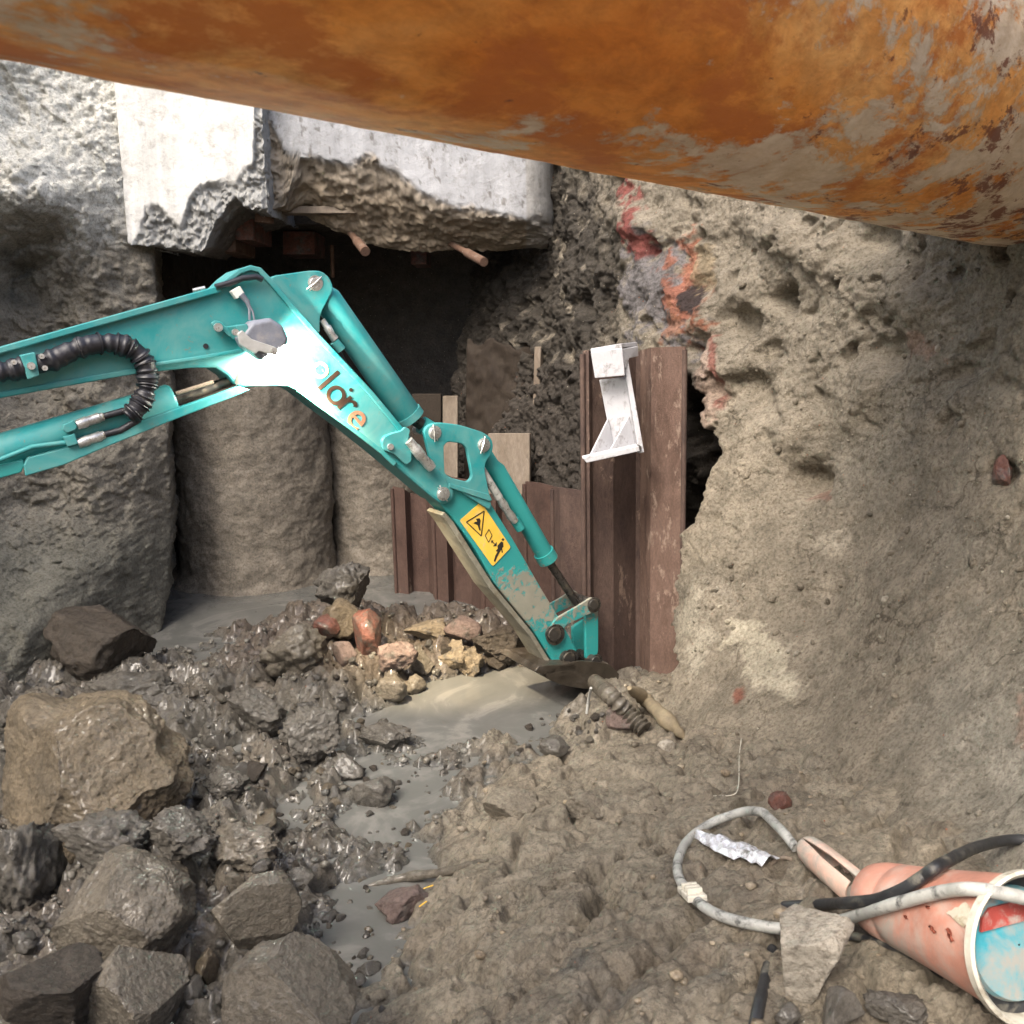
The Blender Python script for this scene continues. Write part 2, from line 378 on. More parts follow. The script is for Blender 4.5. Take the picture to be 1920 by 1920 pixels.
M_TAN = plain_mat('dried_mud_coat', (0.175, 0.165, 0.125), .85, 0, .3, 12, .5, (0.12, 0.10, 0.065), .35, 7)
M_TAN2 = plain_mat('yellow_mud_coat', (0.2, 0.16, 0.1), .75, 0, .3, 25, .7)
M_BUCKET = plain_mat('muddy_bucket_steel', (0.035, 0.028, 0.02), .4, 0, .4, 14, .5, (0.05, 0.04, 0.03), .3, 10)
M_PINK = plain_mat('faded_pink_plastic', (0.50, 0.235, 0.17), .5, 0, .4, 5, .35, (0.44, 0.37, 0.31), .5, 4)
M_RIM = plain_mat('grimy_cream_rim', (0.5, 0.47, 0.39), .55, 0, .25, 15, .3, (0.2, 0.17, 0.12), .5, 9)
M_PINK2 = plain_mat('pale_pink_plastic', (0.60, 0.40, 0.31), .5, 0, .15, 8, .15, (0.36, 0.33, 0.28), .7, 10)
M_BLUE = plain_mat('chipped_blue_paint', (0.04, 0.27, 0.33), .5, 0, .15, 12, .15, (0.26, 0.26, 0.235), .68, 8)
M_REDP = plain_mat('chipped_red_paint', (0.30, 0.05, 0.04), .5, 0, .25, 14, .15, (0.34, 0.31, 0.27), .5, 16)

# ------------------------------------------------------------------ pit floor
ctl = [
 (300,1170,-.09),(600,1110,-.09),(850,1135,-.09),(450,1120,-.09),(700,1120,-.08),(380,1210,-.06),(480,1180,-.09),(420,1245,-.04),(300,1225,-.08),(950,1160,-.06),(770,1160,-.07),(860,1165,-.07),(700,1095,-.09),(560,1150,-.07),
 (900,1330,-.1),(1000,1375,-.1),(780,1320,-.07),(860,1405,-.06),(1050,1310,-.1),(850,1290,-.05),(960,1290,-.08),
 (745,1560,-.05),(700,1650,-.05),(790,1480,-.045),(690,1790,-.08),(650,1830,-.07),(720,1700,-.08),(680,1745,-.08),(620,1450,-.025),(660,1380,-.01),
 (640,1150,.07),(560,1215,.08),(750,1215,.06),(850,1225,.05),(930,1205,.07),(1000,1240,.02),(650,1260,.07),(730,1275,.04),
 (40,1160,.12),(170,1240,.05),(0,1270,.07),(350,1280,.05),(450,1310,.05),(480,1380,.02),(300,1470,.06),(150,1480,.08),(500,1450,-.015),
 (570,1520,-.01),(400,1600,.06),(540,1620,.01),(100,1650,.08),(300,1750,.09),(100,1850,.08),(500,1730,.05),(550,1880,.06),(400,1500,.0),
 (250,1330,.07),(380,1410,-.005),(610,1700,-.005),(600,1800,.0),(0,1500,.1),(0,1750,.1),(0,1900,.1),(300,1900,.1),
 (1110,1330,.06),(960,1440,.05),(1010,1500,.13),(900,1560,.10),(1110,1450,.15),(1200,1390,.13),(860,1640,.10),(800,1700,.07),(960,1700,.18),(1100,1600,.2),
 (1300,1600,.25),(1400,1500,.25),(1250,1750,.28),(900,1800,.18),(1100,1850,.28),(1400,1850,.34),(1700,1800,.36),(1550,1580,.32),(1900,1750,.4),(770,1850,.06),(800,1900,.1),
 (1250,1320,.12),(1300,1450,.2),(1150,1290,.0),(1180,1230,-.03)]
cx, cz = [], []
for px, py, z in ctl:
    g = G(px, py, z); cx.append((g[0], g[1])); cz.append(z)
for x in (-5, -2.5, 0, 2.5, 5):
    for y, z in ((9.5, -.05), (0.3, .25)):
        cx.append((x, y)); cz.append(z if x < 1 else z + .1)
for y in (2, 4, 6.5): cx += [(-4.5, y), (4.2, y)]; cz += [.15, .45]
floor_f = TPS(cx, cz, 2e-3)
xs = np.arange(-3.7, 3.0, 0.0094)
ys = [1.1]
while ys[-1] < 8.2: ys.append(ys[-1] + max(0.0062, 0.0026 * ys[-1]))
ys = np.array(ys)
gx, gy = np.meshgrid(xs, ys, indexing='ij'); shp = gx.shape
q = np.stack([gx.ravel(), gy.ravel()], 1)
q3 = np.hstack([q, np.zeros((len(q), 1))]).astype(np.float32)
hz = np.clip(floor_f(q), -.14, .6)
pxx, pyy = project(np.hstack([q, hz[:, None]]))
rub = sstep(120, -60, pxx - (1000 - (pyy - 1250) * 0.62))            # loose rubble left of the mud bank
rub = np.maximum(rub, sstep(1420, 1300, pyy) * sstep(1250, 1050, pxx))
openw = sstep(-.035, -.075, hz)
warp = np.stack([fbm(q3, 7, 3, .5, 1), fbm(q3, 7, 3, .5, 2)], 1) * 0.022
qw = q + warp
# stamped clods
rs = np.random.RandomState(11)
clod = np.zeros(shp); W = qw.reshape(*shp, 2); rubg = (rub * (1 - .93 * openw)).reshape(shp)
for k in range(9000):
    cxk, cyk = rs.uniform(-3.0, 1.6), rs.uniform(1.7, 6.6)
    i0 = int((cxk + 3.7) / 0.0094); j0 = int(np.searchsorted(ys, cyk))
    amt = rubg[min(i0, shp[0] - 1), min(j0, shp[1] - 1)]
    if rs.rand() > amt + .012: continue
    r = min(0.017 * (1 + rs.pareto(1.7)), 0.13)
    if amt < .3: r = min(r, .04)
    ni = int(r * 2 / 0.0094) + 2
    jl = np.searchsorted(ys, cyk - r * 2); jh = np.searchsorted(ys, cyk + r * 2)
    sl = (slice(max(i0 - ni, 0), i0 + ni), slice(jl, jh))
    w = W[sl]; th = rs.uniform(0, 3.14); a, bb = 1.0, rs.uniform(.55, 1)
    dx, dy = w[..., 0] - cxk, w[..., 1] - cyk
    u, v = (dx * math.cos(th) + dy * math.sin(th)) / r, (-dx * math.sin(th) + dy * math.cos(th)) / (r * bb)
    h = r * rs.uniform(.45, .95) * np.clip(1 - (np.abs(u) ** 2.6 + np.abs(v) ** 2.6), 0, 1) ** .45
    clod[sl] = np.maximum(clod[sl], h + np.minimum(clod[sl], .06) * .45 * (h > 0))
clod = clod.ravel()
n_big = fbm(q3, 2.1, 3, .5, 3); n_mid = fbm(np.hstack([qw, q3[:, 2:]]), 8, 4, .55, 4); n_fine = fbm(q3, 26, 4, .68, 5, 'billow')
n_rid = fbm(np.hstack([qw, q3[:, 2:]]), 6.5, 4, .6, 6, 'billow')
crk = np.clip(fbm(np.hstack([qw * 1.0, q3[:, 2:]]), 5, 3, .55, 9, 'ridge') - .9, 0, 1)
hz = hz + .018 * n_big + (.0115 + .022 * rub) * n_mid * (1 - .9 * openw) + (.0075 + .0085 * rub) * n_fine * (1 - .8 * openw) \
     + .030 * rub * (n_rid + .1) * (1 - openw) + clod * (1 - .35 * openw) - .07 * crk * (1 - rub) * (1 - openw)
# the groove behind the mud bank edge (a shovel mark) and a few dents
for (ax, ay, bx, by, wd, dp) in ((1125, 1600, 1132, 1680, .03, .06), (1150, 1900, 1330, 1700, .03, .05), (1330, 1700, 1500, 1720, .02, .02), (700, 1650, 910, 1610, .02, -.03), (960, 1690, 1090, 1710, .025, .03), (1030, 1440, 1170, 1462, .02, .035)):
    A = G(ax, ay, .25)[:2]; B = G(bx, by, .25)[:2]; ab = B - A
    t = np.clip(((qw - A) @ ab) / (ab @ ab), 0, 1); d = np.linalg.norm(qw - A - t[:, None] * ab, axis=1)
    hz -= dp * np.exp(-(d / wd) ** 2)
V = np.hstack([q, hz[:, None]])
t1 = sstep(0.0, 1.0, (rub + .35 * fbm(q3, 3, 4, .6, 8)))[:, None]
tint = t1 * np.array([.112, .1, .081]) + (1 - t1) * np.array([.255, .219, .163])
bl = sstep(.15, .5, fbm(q3, 2.2, 4, .6, 21))[:, None] * .5
tint = tint * (1 - bl) + bl * np.array([.17, .142, .105])
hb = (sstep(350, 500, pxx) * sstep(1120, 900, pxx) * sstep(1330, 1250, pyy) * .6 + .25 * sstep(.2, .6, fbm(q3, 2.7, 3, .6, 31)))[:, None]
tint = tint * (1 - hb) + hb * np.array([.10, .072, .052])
wetline = sstep(.035, .0, hz)[:, None]                               # mud stays grey and soaked where the water laps
tint = tint * (1 - .55 * wetline) + .55 * wetline * np.array([.075, .077, .07])
gr = (sstep(.25, .55, fbm(q3, 1.6, 4, .6, 41)) * sstep(1680, 1800, pyy))[:, None] * .7
tint = tint * (1 - gr) + gr * np.array([.13, .122, .105])
wetm = np.clip(.06 + .94 * np.maximum(t1[:, 0], wetline[:, 0] * .6), 0, 1)
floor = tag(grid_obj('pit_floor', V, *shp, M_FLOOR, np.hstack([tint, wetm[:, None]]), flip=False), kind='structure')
def ground_z(x, y):
    i = int(round((x + 3.7) / 0.0094)); j = int(np.searchsorted(ys, y))
    i = min(max(i, 0), shp[0] - 1); j = min(max(j, 0), shp[1] - 1); return float(hz[i * shp[1] + j])
HZG = hz.reshape(shp)
def ground_hit(px, py):
    d = ray(px, py); t = 1.5
    while t < 9:
        p = EYE + d * t
        if p[2] <= max(ground_z(p[0], p[1]), 0.0): return p
        t += .01
    return EYE + d * 5

# ------------------------------------------------------------------ muddy water
def water_mat():
    m, nt, b = mat_new('muddy_water'); v = objvec(nt)
    sw = noise_tex(nt, 1.7, 7, 0.62, 2.6, v)
    c = ramp(nt, sw, [(0.3, (0.088, 0.088, 0.08)), (0.52, (0.108, 0.107, 0.098)), (0.62, (0.15, 0.145, 0.132)), (0.72, (0.112, 0.11, 0.1))])
    nt.links.new(c, b.inputs['Base Color']); b.inputs['Roughness'].default_value = 0.07; b.inputs['IOR'].default_value = 1.33
    bump(nt, b, [(noise_tex(nt, 5, 3, 0.5, 0.5, v), 0.12, 0.02), (noise_tex(nt, 40, 2, 0.5, 0, v), 0.05, 0.003)])
    return m
n = 60
wx, wy = np.meshgrid(np.linspace(-3.6, 2.4, n), np.linspace(1.2, 8.0, n), indexing='ij')
tag(grid_obj('muddy_water', np.stack([wx.ravel(), wy.ravel(), 0 * wx.ravel()], 1), n, n, water_mat()), kind='structure')

# ------------------------------------------------------------------ right soil face (continues behind the sheet piles)
A0 = P(1290, 800, 4.6); B0 = P(1920, 800, 3.35)
e2 = (B0 - A0)[:2]; e2 /= np.linalg.norm(e2); m2 = np.array([e2[1], -e2[0]])
rw = [(1300,700,4.75),(1310,850,4.65),(1290,1050,4.5),(1275,1200,4.35),(1265,1310,4.08),(1320,400,4.9),(1320,550,4.85),
 (1500,420,4.5),(1500,560,4.45),(1500,700,4.38),(1500,900,4.25),(1500,1100,4.02),(1500,1300,3.6),(1400,1380,3.55),(1500,1450,3.2),
 (1700,500,4.0),(1700,800,3.85),(1700,1100,3.5),(1700,1300,3.12),(1700,1450,2.84),(1700,1540,2.62),
 (1900,550,3.5),(1900,800,3.38),(1900,1100,3.02),(1900,1300,2.72),(1900,1480,2.45),(1900,1620,2.22),(2100,800,2.85),(2100,1300,2.3),(2100,1600,1.9),
 (2500,800,1.9),(2500,1300,1.6),
 (1200,350,5.2),(1200,500,5.15),(1150,600,5.4),(1120,450,5.6),(1050,600,6.0),(1050,800,5.8),(1060,900,5.7),(1000,550,6.6),(1000,750,6.3),(900,600,7.1),(900,800,6.8),(900,1000,6.8),
 (1200,700,5.1),(1200,900,5.1),(1200,1100,5.0),(1100,1000,5.6),(1000,1000,6.2)]
uz, ww = [], []
for px, py, Y in rw:
    p = P(px, py, Y); r2 = p[:2] - A0[:2]; uz.append((r2 @ e2, p[2])); ww.append(r2 @ m2)
rwf = TPS(uz, ww, 4e-3)
us = np.arange(-2.9, 3.1, 0.0098); zs = np.arange(-.15, 3.4, 0.0095)
gu, gz = np.meshgrid(us, zs, indexing='ij'); rshp = gu.shape
quz = np.stack([gu.ravel(), gz.ravel()], 1); zc = np.clip(quz[:, 1], None, 2.6)
w0 = rwf(np.stack([quz[:, 0], zc], 1))
def rw_pt(u, z, w): return np.hstack([A0[:2] + u[:, None] * e2 + w[:, None] * m2, z[:, None]])
p0 = rw_pt(quz[:, 0], quz[:, 1], w0); ppx, ppy = project(p0)
qn = np.stack([quz[:, 0], quz[:, 1], w0], 1).astype(np.float32)
wv = fbm(qn, 6, 3, .5, 51) * .04; qn2 = qn + np.stack([wv, fbm(qn, 6, 3, .5, 52) * .04, 0 * wv], 1)
edge_x = np.interp(ppy, [300, 560, 640, 700, 790, 860, 930, 1000, 1080, 1180, 1240, 1300, 1400], [1400, 1310, 1285, 1290, 1310, 1330, 1306, 1278, 1268, 1256, 1266, 1248, 1150])
edge_x = edge_x + 16 * fbm(qn, 9, 3, .6, 53)
back = sstep(8, -22, ppx - edge_x) * sstep(-130, -60, ppx - edge_x) * sstep(690, 790, ppy)
upper = sstep(900, 600, ppy); soft = sstep(1000, 1300, ppy)
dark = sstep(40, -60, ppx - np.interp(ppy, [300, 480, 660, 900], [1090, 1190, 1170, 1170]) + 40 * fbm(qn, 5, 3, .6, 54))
pits = np.clip(fbm(qn2, 2.6, 3, .5, 55) - .28, 0, 1)
pits2 = np.clip(fbm(qn2, 6, 3, .5, 56) - .3, 0, 1)
rough = (.35 + .65 * upper) * (1 - .5 * soft) + .6 * dark
disp = .05 * fbm(qn, 1.7, 3, .5, 57) + .020 * rough * fbm(qn2, 6, 5, .56, 58) + .006 * (.7 + rough) * fbm(qn, 26, 3, .62, 59, 'billow') \
     - .16 * pits * upper * (1 - dark) - .12 * pits2 * (.3 + upper) * (1 - soft) + .03 * dark * fbm(qn2, 6, 4, .6, 60, 'billow')
# hand-placed hollows and lumps seen in the face
for hx, hy, rr, dp in ((1380,610,32,-.10),(1465,560,26,-.10),(1360,470,40,-.05),(1470,450,35,.06),(1405,735,40,-.06),(1510,905,34,-.09),(1480,800,45,.035),(1660,660,40,-.06),(1600,720,60,.03),(1880,885,26,-.04),(1290,590,40,.05),(1190,420,30,.05),(1440,660,22,-.05),(1540,470,45,.05),(1720,560,50,.035),(1640,450,35,-.05)):
    d2 = ((ppx - hx + 260 * wv) ** 2 + (ppy - hy) ** 2) / rr ** 2; disp += 1.5 * dp * np.exp(-(d2 * (1 + .6 * fbm(qn, 8, 3, .6, 92))) ** 1.5)
w1 = w0 + disp - .5 * back
V = rw_pt(quz[:, 0], quz[:, 1], w1)
base = np.array([.242, .207, .156]); tint = np.tile(base, (len(V), 1))
def blend(t, m, c):
    m = np.clip(m, 0, 1)[:, None]; return t * (1 - m) + m * np.array(c)
tint = blend(tint, sstep(.1, .6, fbm(qn, 1.3, 4, .6, 61)) * .5, (.19, .17, .135))
tint = blend(tint, upper * .6, (.2, .177, .14))
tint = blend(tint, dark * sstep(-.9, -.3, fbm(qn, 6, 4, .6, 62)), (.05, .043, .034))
def blob(cxp, cyp, rx, ry, ang=0, sd=63, nz=.55):
    a = R(ang); dx, dy = ppx - cxp, ppy - cyp
    u, v = (dx * math.cos(a) + dy * math.sin(a)) / rx, (-dx * math.sin(a) + dy * math.cos(a)) / ry
    return sstep(1.15, .8, np.sqrt(u * u + v * v) + nz * fbm(qn, 7, 4, .6, sd) + .45 * fbm(qn, 24, 4, .7, sd + .5))
tint = blend(tint, blob(1240, 560, 60, 110, -20, 64), (.14, .13, .13))
tint = blend(tint, blob(1190, 410, 22, 80, -6, 65, .8) * .9, (.19, .05, .042))
tint = blend(tint, blob(1284, 545, 32, 74, -12, 66, .8) * .8, (.24, .08, .042))
tint = blend(tint, blob(1300, 560, 18, 34, 0, 67), (.03, .02, .018))
tint = blend(tint, blob(1265, 605, 28, 30, 0, 68, .8) * .7, (.25, .11, .06))
tint = blend(tint, blob(1310, 500, 22, 40, 0, 69) * .7, (.27, .21, .13))
tint = blend(tint, blob(1310, 720, 26, 80, 0, 70) * .7, (.34, .25, .2))
tint = blend(tint, blob(1330, 690, 8, 60, 0, 71) * .8, (.18, .06, .045))
tint = blend(tint, blob(1420, 1230, 70, 45, 35, 72, .9) * .85, (.46, .41, .31))
tint = blend(tint, blob(1300, 1170, 26, 70, 0, 73, .9) * .6, (.4, .36, .28))
tint = blend(tint, blob(1570, 1020, 60, 18, 0, 74, .9) * .6, (.4, .35, .27))
tint = blend(tint, blob(1520, 935, 24, 9, 0, 75, .7) * .6, (.2, .1, .075))
tint = blend(tint, blob(1730, 655, 45, 18, 20, 76, .9) * .5, (.24, .14, .1))
tint = blend(tint, blob(1383, 1308, 10, 16, 0, 77) * .8, (.24, .08, .05))
tint = blend(tint, blob(1915, 1350, 18, 50, 0, 78) * .8, (.34, .2, .14))
tint = blend(tint, sstep(1660, 1900, ppx + 60 * fbm(qn, 4, 3, .6, 79)) * sstep(1150, 1400, ppy) * .5, (.26, .25, .215))
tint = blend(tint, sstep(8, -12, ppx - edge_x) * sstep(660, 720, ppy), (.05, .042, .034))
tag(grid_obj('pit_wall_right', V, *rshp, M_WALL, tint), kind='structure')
RW_V = V.reshape(*rshp, 3); RW_T = tint.reshape(*rshp, 3)

# ------------------------------------------------------------------ left soil face
lw = [(0,150,5.75),(120,170,5.95),(230,200,6.1),(232,400,6.1),(0,350,5.6),(100,380,5.72),(140,440,5.9),(30,540,6.0),(100,600,6.05),(200,500,6.05),(262,480,6.2),
 (150,700,5.95),(30,720,5.85),(200,900,5.75),(50,950,5.5),(300,900,6.1),(325,760,6.3),(328,1000,6.15),(200,1050,5.5),(60,1080,5.2),(320,1090,6.0),(250,1120,5.65),(100,1160,5.0),(-150,400,5.2),(-150,800,5.0),(-150,1150,4.5),
 (350,500,6.3),(350,800,6.3),(350,1050,6.2),(-600,500,4.0),(-600,1000,3.8)]
xz, yy = [], []
for px, py, Y in lw:
    p = P(px, py, Y); xz.append((p[0], p[2])); yy.append(Y)
lwf = TPS(xz, yy, 4e-3)
us = np.arange(-3.9, -2.14, 0.0095); zs = np.arange(-.15, 4.1, 0.010)
gu, gz = np.meshgrid(us, zs, indexing='ij'); lshp = gu.shape
qxz = np.stack([gu.ravel(), gz.ravel()], 1); zc = np.clip(qxz[:, 1], None, 3.4)
y0 = lwf(np.stack([qxz[:, 0], zc], 1)); p0 = np.stack([qxz[:, 0], y0, qxz[:, 1]], 1); ppx, ppy = project(p0)
qn = np.stack([qxz[:, 0], qxz[:, 1], y0], 1).astype(np.float32)
qn2 = qn + np.stack([fbm(qn, 5, 3, .5, 81), fbm(qn, 5, 3, .5, 82), 0 * y0], 1) * .05
disp = .06 * fbm(qn * np.array([1.6, .7, 1]), 1.4, 3, .5, 83) + .040 * fbm(qn2, 7, 5, .6, 84) + .016 * fbm(qn2, 20, 4, .66, 85, 'billow') + .022 * fbm(qn2, 5, 5, .62, 86, 'billow')
for hx, hy, rr, dp in ((20, 215, 30, -.12), (40, 500, 70, -.12), (120, 440, 40, -.10), (20, 640, 60, -.1), (60, 330, 70, .12), (110, 380, 40, .08), (20, 800, 60, -.08)):
    disp += .8 * dp * np.exp(-1.2 * (((ppx - hx) ** 2 + (ppy - hy) ** 2) / rr ** 2 + .5 * fbm(qn, 5, 4, .6, 90)))
for x0_, r_, h_ in ((-2.58, .46, .20), (-3.45, .4, .12)):
    disp += h_ * np.sqrt(np.clip(1 - ((qxz[:, 0] - x0_) / r_) ** 2, 0, 1)) * sstep(2.9, 2.3, qxz[:, 1])
V = np.stack([qxz[:, 0], y0 - disp, qxz[:, 1]], 1)
tint = np.tile(np.array([.235, .213, .172]), (len(V), 1))
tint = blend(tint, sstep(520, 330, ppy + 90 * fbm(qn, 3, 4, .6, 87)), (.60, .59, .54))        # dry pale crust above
tint = blend(tint, sstep(.1, .5, fbm(qn, 2, 4, .6, 88)) * .5 * sstep(400, 600, ppy), (.13, .12, .098))
tint = blend(tint, sstep(900, 1050, ppy) * .6, (.12, .124, .104))
tint = blend(tint, .7 * np.exp(-((ppx - 40) ** 2 + (ppy - 520) ** 2) / 80 ** 2 - .8 * fbm(qn, 6, 4, .6, 91)), (.09, .09, .08))  # dark soil in the hollow, with some of its shade put into the tint
Vg = V.reshape(*lshp, 3); Tg = tint.reshape(*lshp, 3); ex_ = []; et_ = []
for k in range(1, 40):                                     # the face turns back into the cavity
    c_ = Vg[-1].copy(); r_ = (c_[:, 1] + k * .03) / c_[:, 1]; c_[:, 1] *= r_; c_[:, 0] = c_[:, 0] * r_ * (1 - .0006 * k) + .02 * min(k / 4, 1) * fbm(c_.astype(np.float32), 9, 4, .6, 89); ex_.append(c_); et_.append(Tg[-1])
Vg = np.concatenate([Vg, np.array(ex_)], 0); Tg = np.concatenate([Tg, np.array(et_)], 0)
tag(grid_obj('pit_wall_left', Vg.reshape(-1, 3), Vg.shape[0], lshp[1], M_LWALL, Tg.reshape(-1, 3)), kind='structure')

# ------------------------------------------------------------------ rest of the pit, outside the frame, and an added light bounce slab
def slab(name, c, half, mat):
    V, F = box_mesh(c, (half[0], 0, 0), (0, half[1], 0), (0, 0, half[2])); return tag(mobj(name, V, F, mat), kind='structure')
M_EARTH = mud_mat('pit_earth', base=((0.2, 0.17, 0.13), (0.13, 0.11, 0.085)), attr=False, rough=(.7, .95), speck=False)
slab('pit_wall_side_shade', (-5.0, 1.0, 1.9), (.3, 5.2, 2.2), M_EARTH)  # unseen wall, set near and high to shade the lower left
slab('pit_wall_near', (-0.6, -9.4, 1.2), (6.0, .3, 1.5), M_EARTH)
slab('pit_wall_far_side', (4.6, -1.2, 1.2), (.3, 3.6, 1.5), M_EARTH)
M_PALE = mud_mat('pale_bounce_slab', base=((0.46, 0.42, 0.36), (0.36, 0.33, 0.28)), attr=False, rough=(.8, .95), speck=False)
slab('bounce_slab', (-.5, -4.3, .02), (5.6, 5.0, .1), M_PALE)  # unseen pale slab, added to bounce sunlight up onto the strut
slab('pit_ground', (0, 3, -.45), (40, 40, .1), M_EARTH)
slab('pit_wall_back', (-.6, 8.55, 1.6), (3.6, .2, 1.9), M_DARKSOIL)

# ------------------------------------------------------------------ broken concrete wall panels and the cavity below them
def conc_mat(name, c0, c1, streak):
    m, nt, b = mat_new(name); v = objvec(nt); vs = objvec(nt, (3, 3, .35))
    a = nt.nodes.new('ShaderNodeAttribute'); a.attribute_name = 'tint'
    c = mixc(nt, 1.0, a.outputs['Color'], ramp(nt, noise_tex(nt, 2.2, 7, .65, .4, vs), [(.35, (streak,) * 3), (.65, (1.08,) * 3)]), 'MULTIPLY')
    c = mixc(nt, 1.0, c, ramp(nt, noise_tex(nt, 14, 8, .75, .3, v), [(.28, (.6, .58, .55)), (.5, (1.04,) * 3)]), 'MULTIPLY')
    nt.links.new(c, b.inputs['Base Color']); b.inputs['Roughness'].default_value = .85; b.inputs['Specular IOR Level'].default_value = .3
    bump(nt, b, [(noise_tex(nt, 18, 8, .7, .2, v), .5, .02), (noise_tex(nt, 90, 4, .7, 0, v), .4, .005)])
    return m
M_CONC = conc_mat('broken_concrete', None, None, .72)
def panel(name, x0, x1, Y, low, under, Yb, spall, ztop, depth, col, rcol, ucol, rough_back=.065, rdepth=None, rchamf=0.0):
    NF, NT, NU = 190, 150, 46
    lx, ly = zip(*low); ux, uy = zip(*under); sx, sy = zip(*spall)
    pxs = np.linspace(x0, x1, NF); rows = []; tints = []
    lowz = np.array([P(a, b, Y)[2] for a, b in zip(pxs, np.interp(pxs, lx, ly))])
    X = np.array([P(a, b, Y)[0] for a, b in zip(pxs, np.interp(pxs, lx, ly))])
    uz_ = np.array([P(a, b, Yb)[2] for a, b in zip(pxs, np.interp(pxs, ux, uy))])
    sz = np.array([P(a, b, Y)[2] for a, b in zip(pxs, np.interp(pxs, sx, sy))])
    # side columns
    nl = 26
    Xa = np.concatenate([np.full(nl, X[0]), X, X[-1] + np.sin(np.linspace(0, 1, nl + 1)[1:] * math.pi / 2) * rchamf]); k = len(Xa)
    Ya = np.concatenate([np.linspace(depth, 0, nl + 1)[:-1], np.zeros(NF), (1 - np.cos(np.linspace(0, 1, nl + 1)[1:] * math.pi / 2)) * (rdepth or depth)])
    ext = lambda a: np.concatenate([np.full(nl, a[0]), a, np.full(nl, a[-1])])
    lowz, uz_, sz = ext(lowz), ext(uz_), ext(sz)
    T = np.linspace(0, 1, NT) ** .8
    V = np.zeros((k, NT + NU, 3)); C = np.zeros((k, NT + NU, 3))
    for j, t in enumerate(T):
        V[:, j, 0] = Xa; V[:, j, 1] = Y + Ya; V[:, j, 2] = ztop + (lowz - ztop) * t
    for j in range(NU):
        t = (j + 1) / NU
        V[:, NT + j, 0] = Xa; V[:, NT + j, 1] = Y + np.maximum(Ya, (Yb - Y) * t); V[:, NT + j, 2] = lowz + (uz_ - lowz) * t ** .8
    F = V.reshape(-1, 3); q = F.astype(np.float32)
    isun = np.tile(np.arange(NT + NU) >= NT, k)
    szr = np.repeat(sz, NT + NU)
    n1 = fbm(q, 9, 4, .6, 101); n2 = fbm(q, 15, 5, .6, 102, 'billow')
    sp = np.where(isun, 1.0, sstep(.03, -.03, F[:, 2] - szr + .05 * n1))
    F[:, 1] += sp * (rough_back * (.5 + .5 * n1) + np.where(isun, .006, .022) * n2) + (1 - sp) * (.006 * fbm(q, 5, 3, .5, 103))
    F[:, 2] += np.where(isun, .012 * n1 + .005 * n2, sp * .018 * n1)
    F[:, 0] += sp * .008 * fbm(q, 16, 3, .6, 104)
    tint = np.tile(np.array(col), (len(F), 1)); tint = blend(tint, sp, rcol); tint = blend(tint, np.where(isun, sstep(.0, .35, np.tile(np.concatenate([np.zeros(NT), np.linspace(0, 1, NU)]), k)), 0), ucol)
    tint = blend(tint, (1 - sp) * sstep(.62, .9, fbm(q * np.array([1, 1, .55], np.float32), 24, 3, .6, 105) * 1.25) * (.75 if rchamf else .12), (.12, .11, .10))   # blow holes
    if rchamf:
        tint = blend(tint, np.repeat(np.arange(k) >= nl + NF, NT + NU) * .7, (.26, .25, .23))
    return grid_obj(name, F, k, NT + NU, M_CONC, tint, flip=False)
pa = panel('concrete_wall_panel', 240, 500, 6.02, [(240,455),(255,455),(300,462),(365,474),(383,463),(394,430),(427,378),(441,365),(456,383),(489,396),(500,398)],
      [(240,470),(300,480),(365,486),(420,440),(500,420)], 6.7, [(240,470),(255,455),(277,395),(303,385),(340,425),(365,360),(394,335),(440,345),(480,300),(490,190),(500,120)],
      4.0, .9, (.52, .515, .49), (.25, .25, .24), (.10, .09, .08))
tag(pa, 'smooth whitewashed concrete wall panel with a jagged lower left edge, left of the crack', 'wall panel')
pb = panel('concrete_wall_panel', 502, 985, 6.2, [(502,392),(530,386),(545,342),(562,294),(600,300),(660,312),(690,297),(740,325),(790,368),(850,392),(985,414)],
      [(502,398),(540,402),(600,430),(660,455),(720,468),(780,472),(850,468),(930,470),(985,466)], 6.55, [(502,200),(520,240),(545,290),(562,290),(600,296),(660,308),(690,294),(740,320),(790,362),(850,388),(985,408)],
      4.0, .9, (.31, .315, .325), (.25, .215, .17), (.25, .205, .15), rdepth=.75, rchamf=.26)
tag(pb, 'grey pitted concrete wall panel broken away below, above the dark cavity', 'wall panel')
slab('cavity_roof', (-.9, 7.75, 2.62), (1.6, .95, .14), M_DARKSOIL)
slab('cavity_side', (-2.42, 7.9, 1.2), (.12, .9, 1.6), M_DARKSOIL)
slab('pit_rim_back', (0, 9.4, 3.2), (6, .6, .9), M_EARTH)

# timber and brick ends under the broken slab, short bars
def block(name, px, py, w, h, Y, dep, mat, label, cat, rot=0, group=None):
    c = P(px, py, Y); s = px_size(c); r = R(rot)
    ax = (math.cos(r) * RT + math.sin(r) * UP) * w * s / 2; az = (-math.sin(r) * RT + math.cos(r) * UP) * h * s / 2
    ay = np.array([0, dep / 2, 0]); c = c + ay
    V, F = box_mesh(c, ax, ay, az); o = mobj(name, V, F, mat, None, bevel=.008); return tag(o, label, cat, group)
block('brick', 424, 455, 36, 36, 6.5, .5, M_REBAR, 'dark brown brick end hanging lowest under the left panel edge', 'brick')
block('brick', 458, 430, 34, 40, 6.4, .5, M_BRICK, 'red brick end under the broken slab, beside the round rusty stub', 'brick')
block('brick', 785, 480, 30, 30, 6.9, .4, M_BRICK, 'single brown brick end jutting below the slab near the longer bar', 'brick')
block('brick', 560, 455, 60, 44, 7.1, .4, M_BRICK, 'dim wide brick block at the cavity roof between stub and short bar', 'brick')
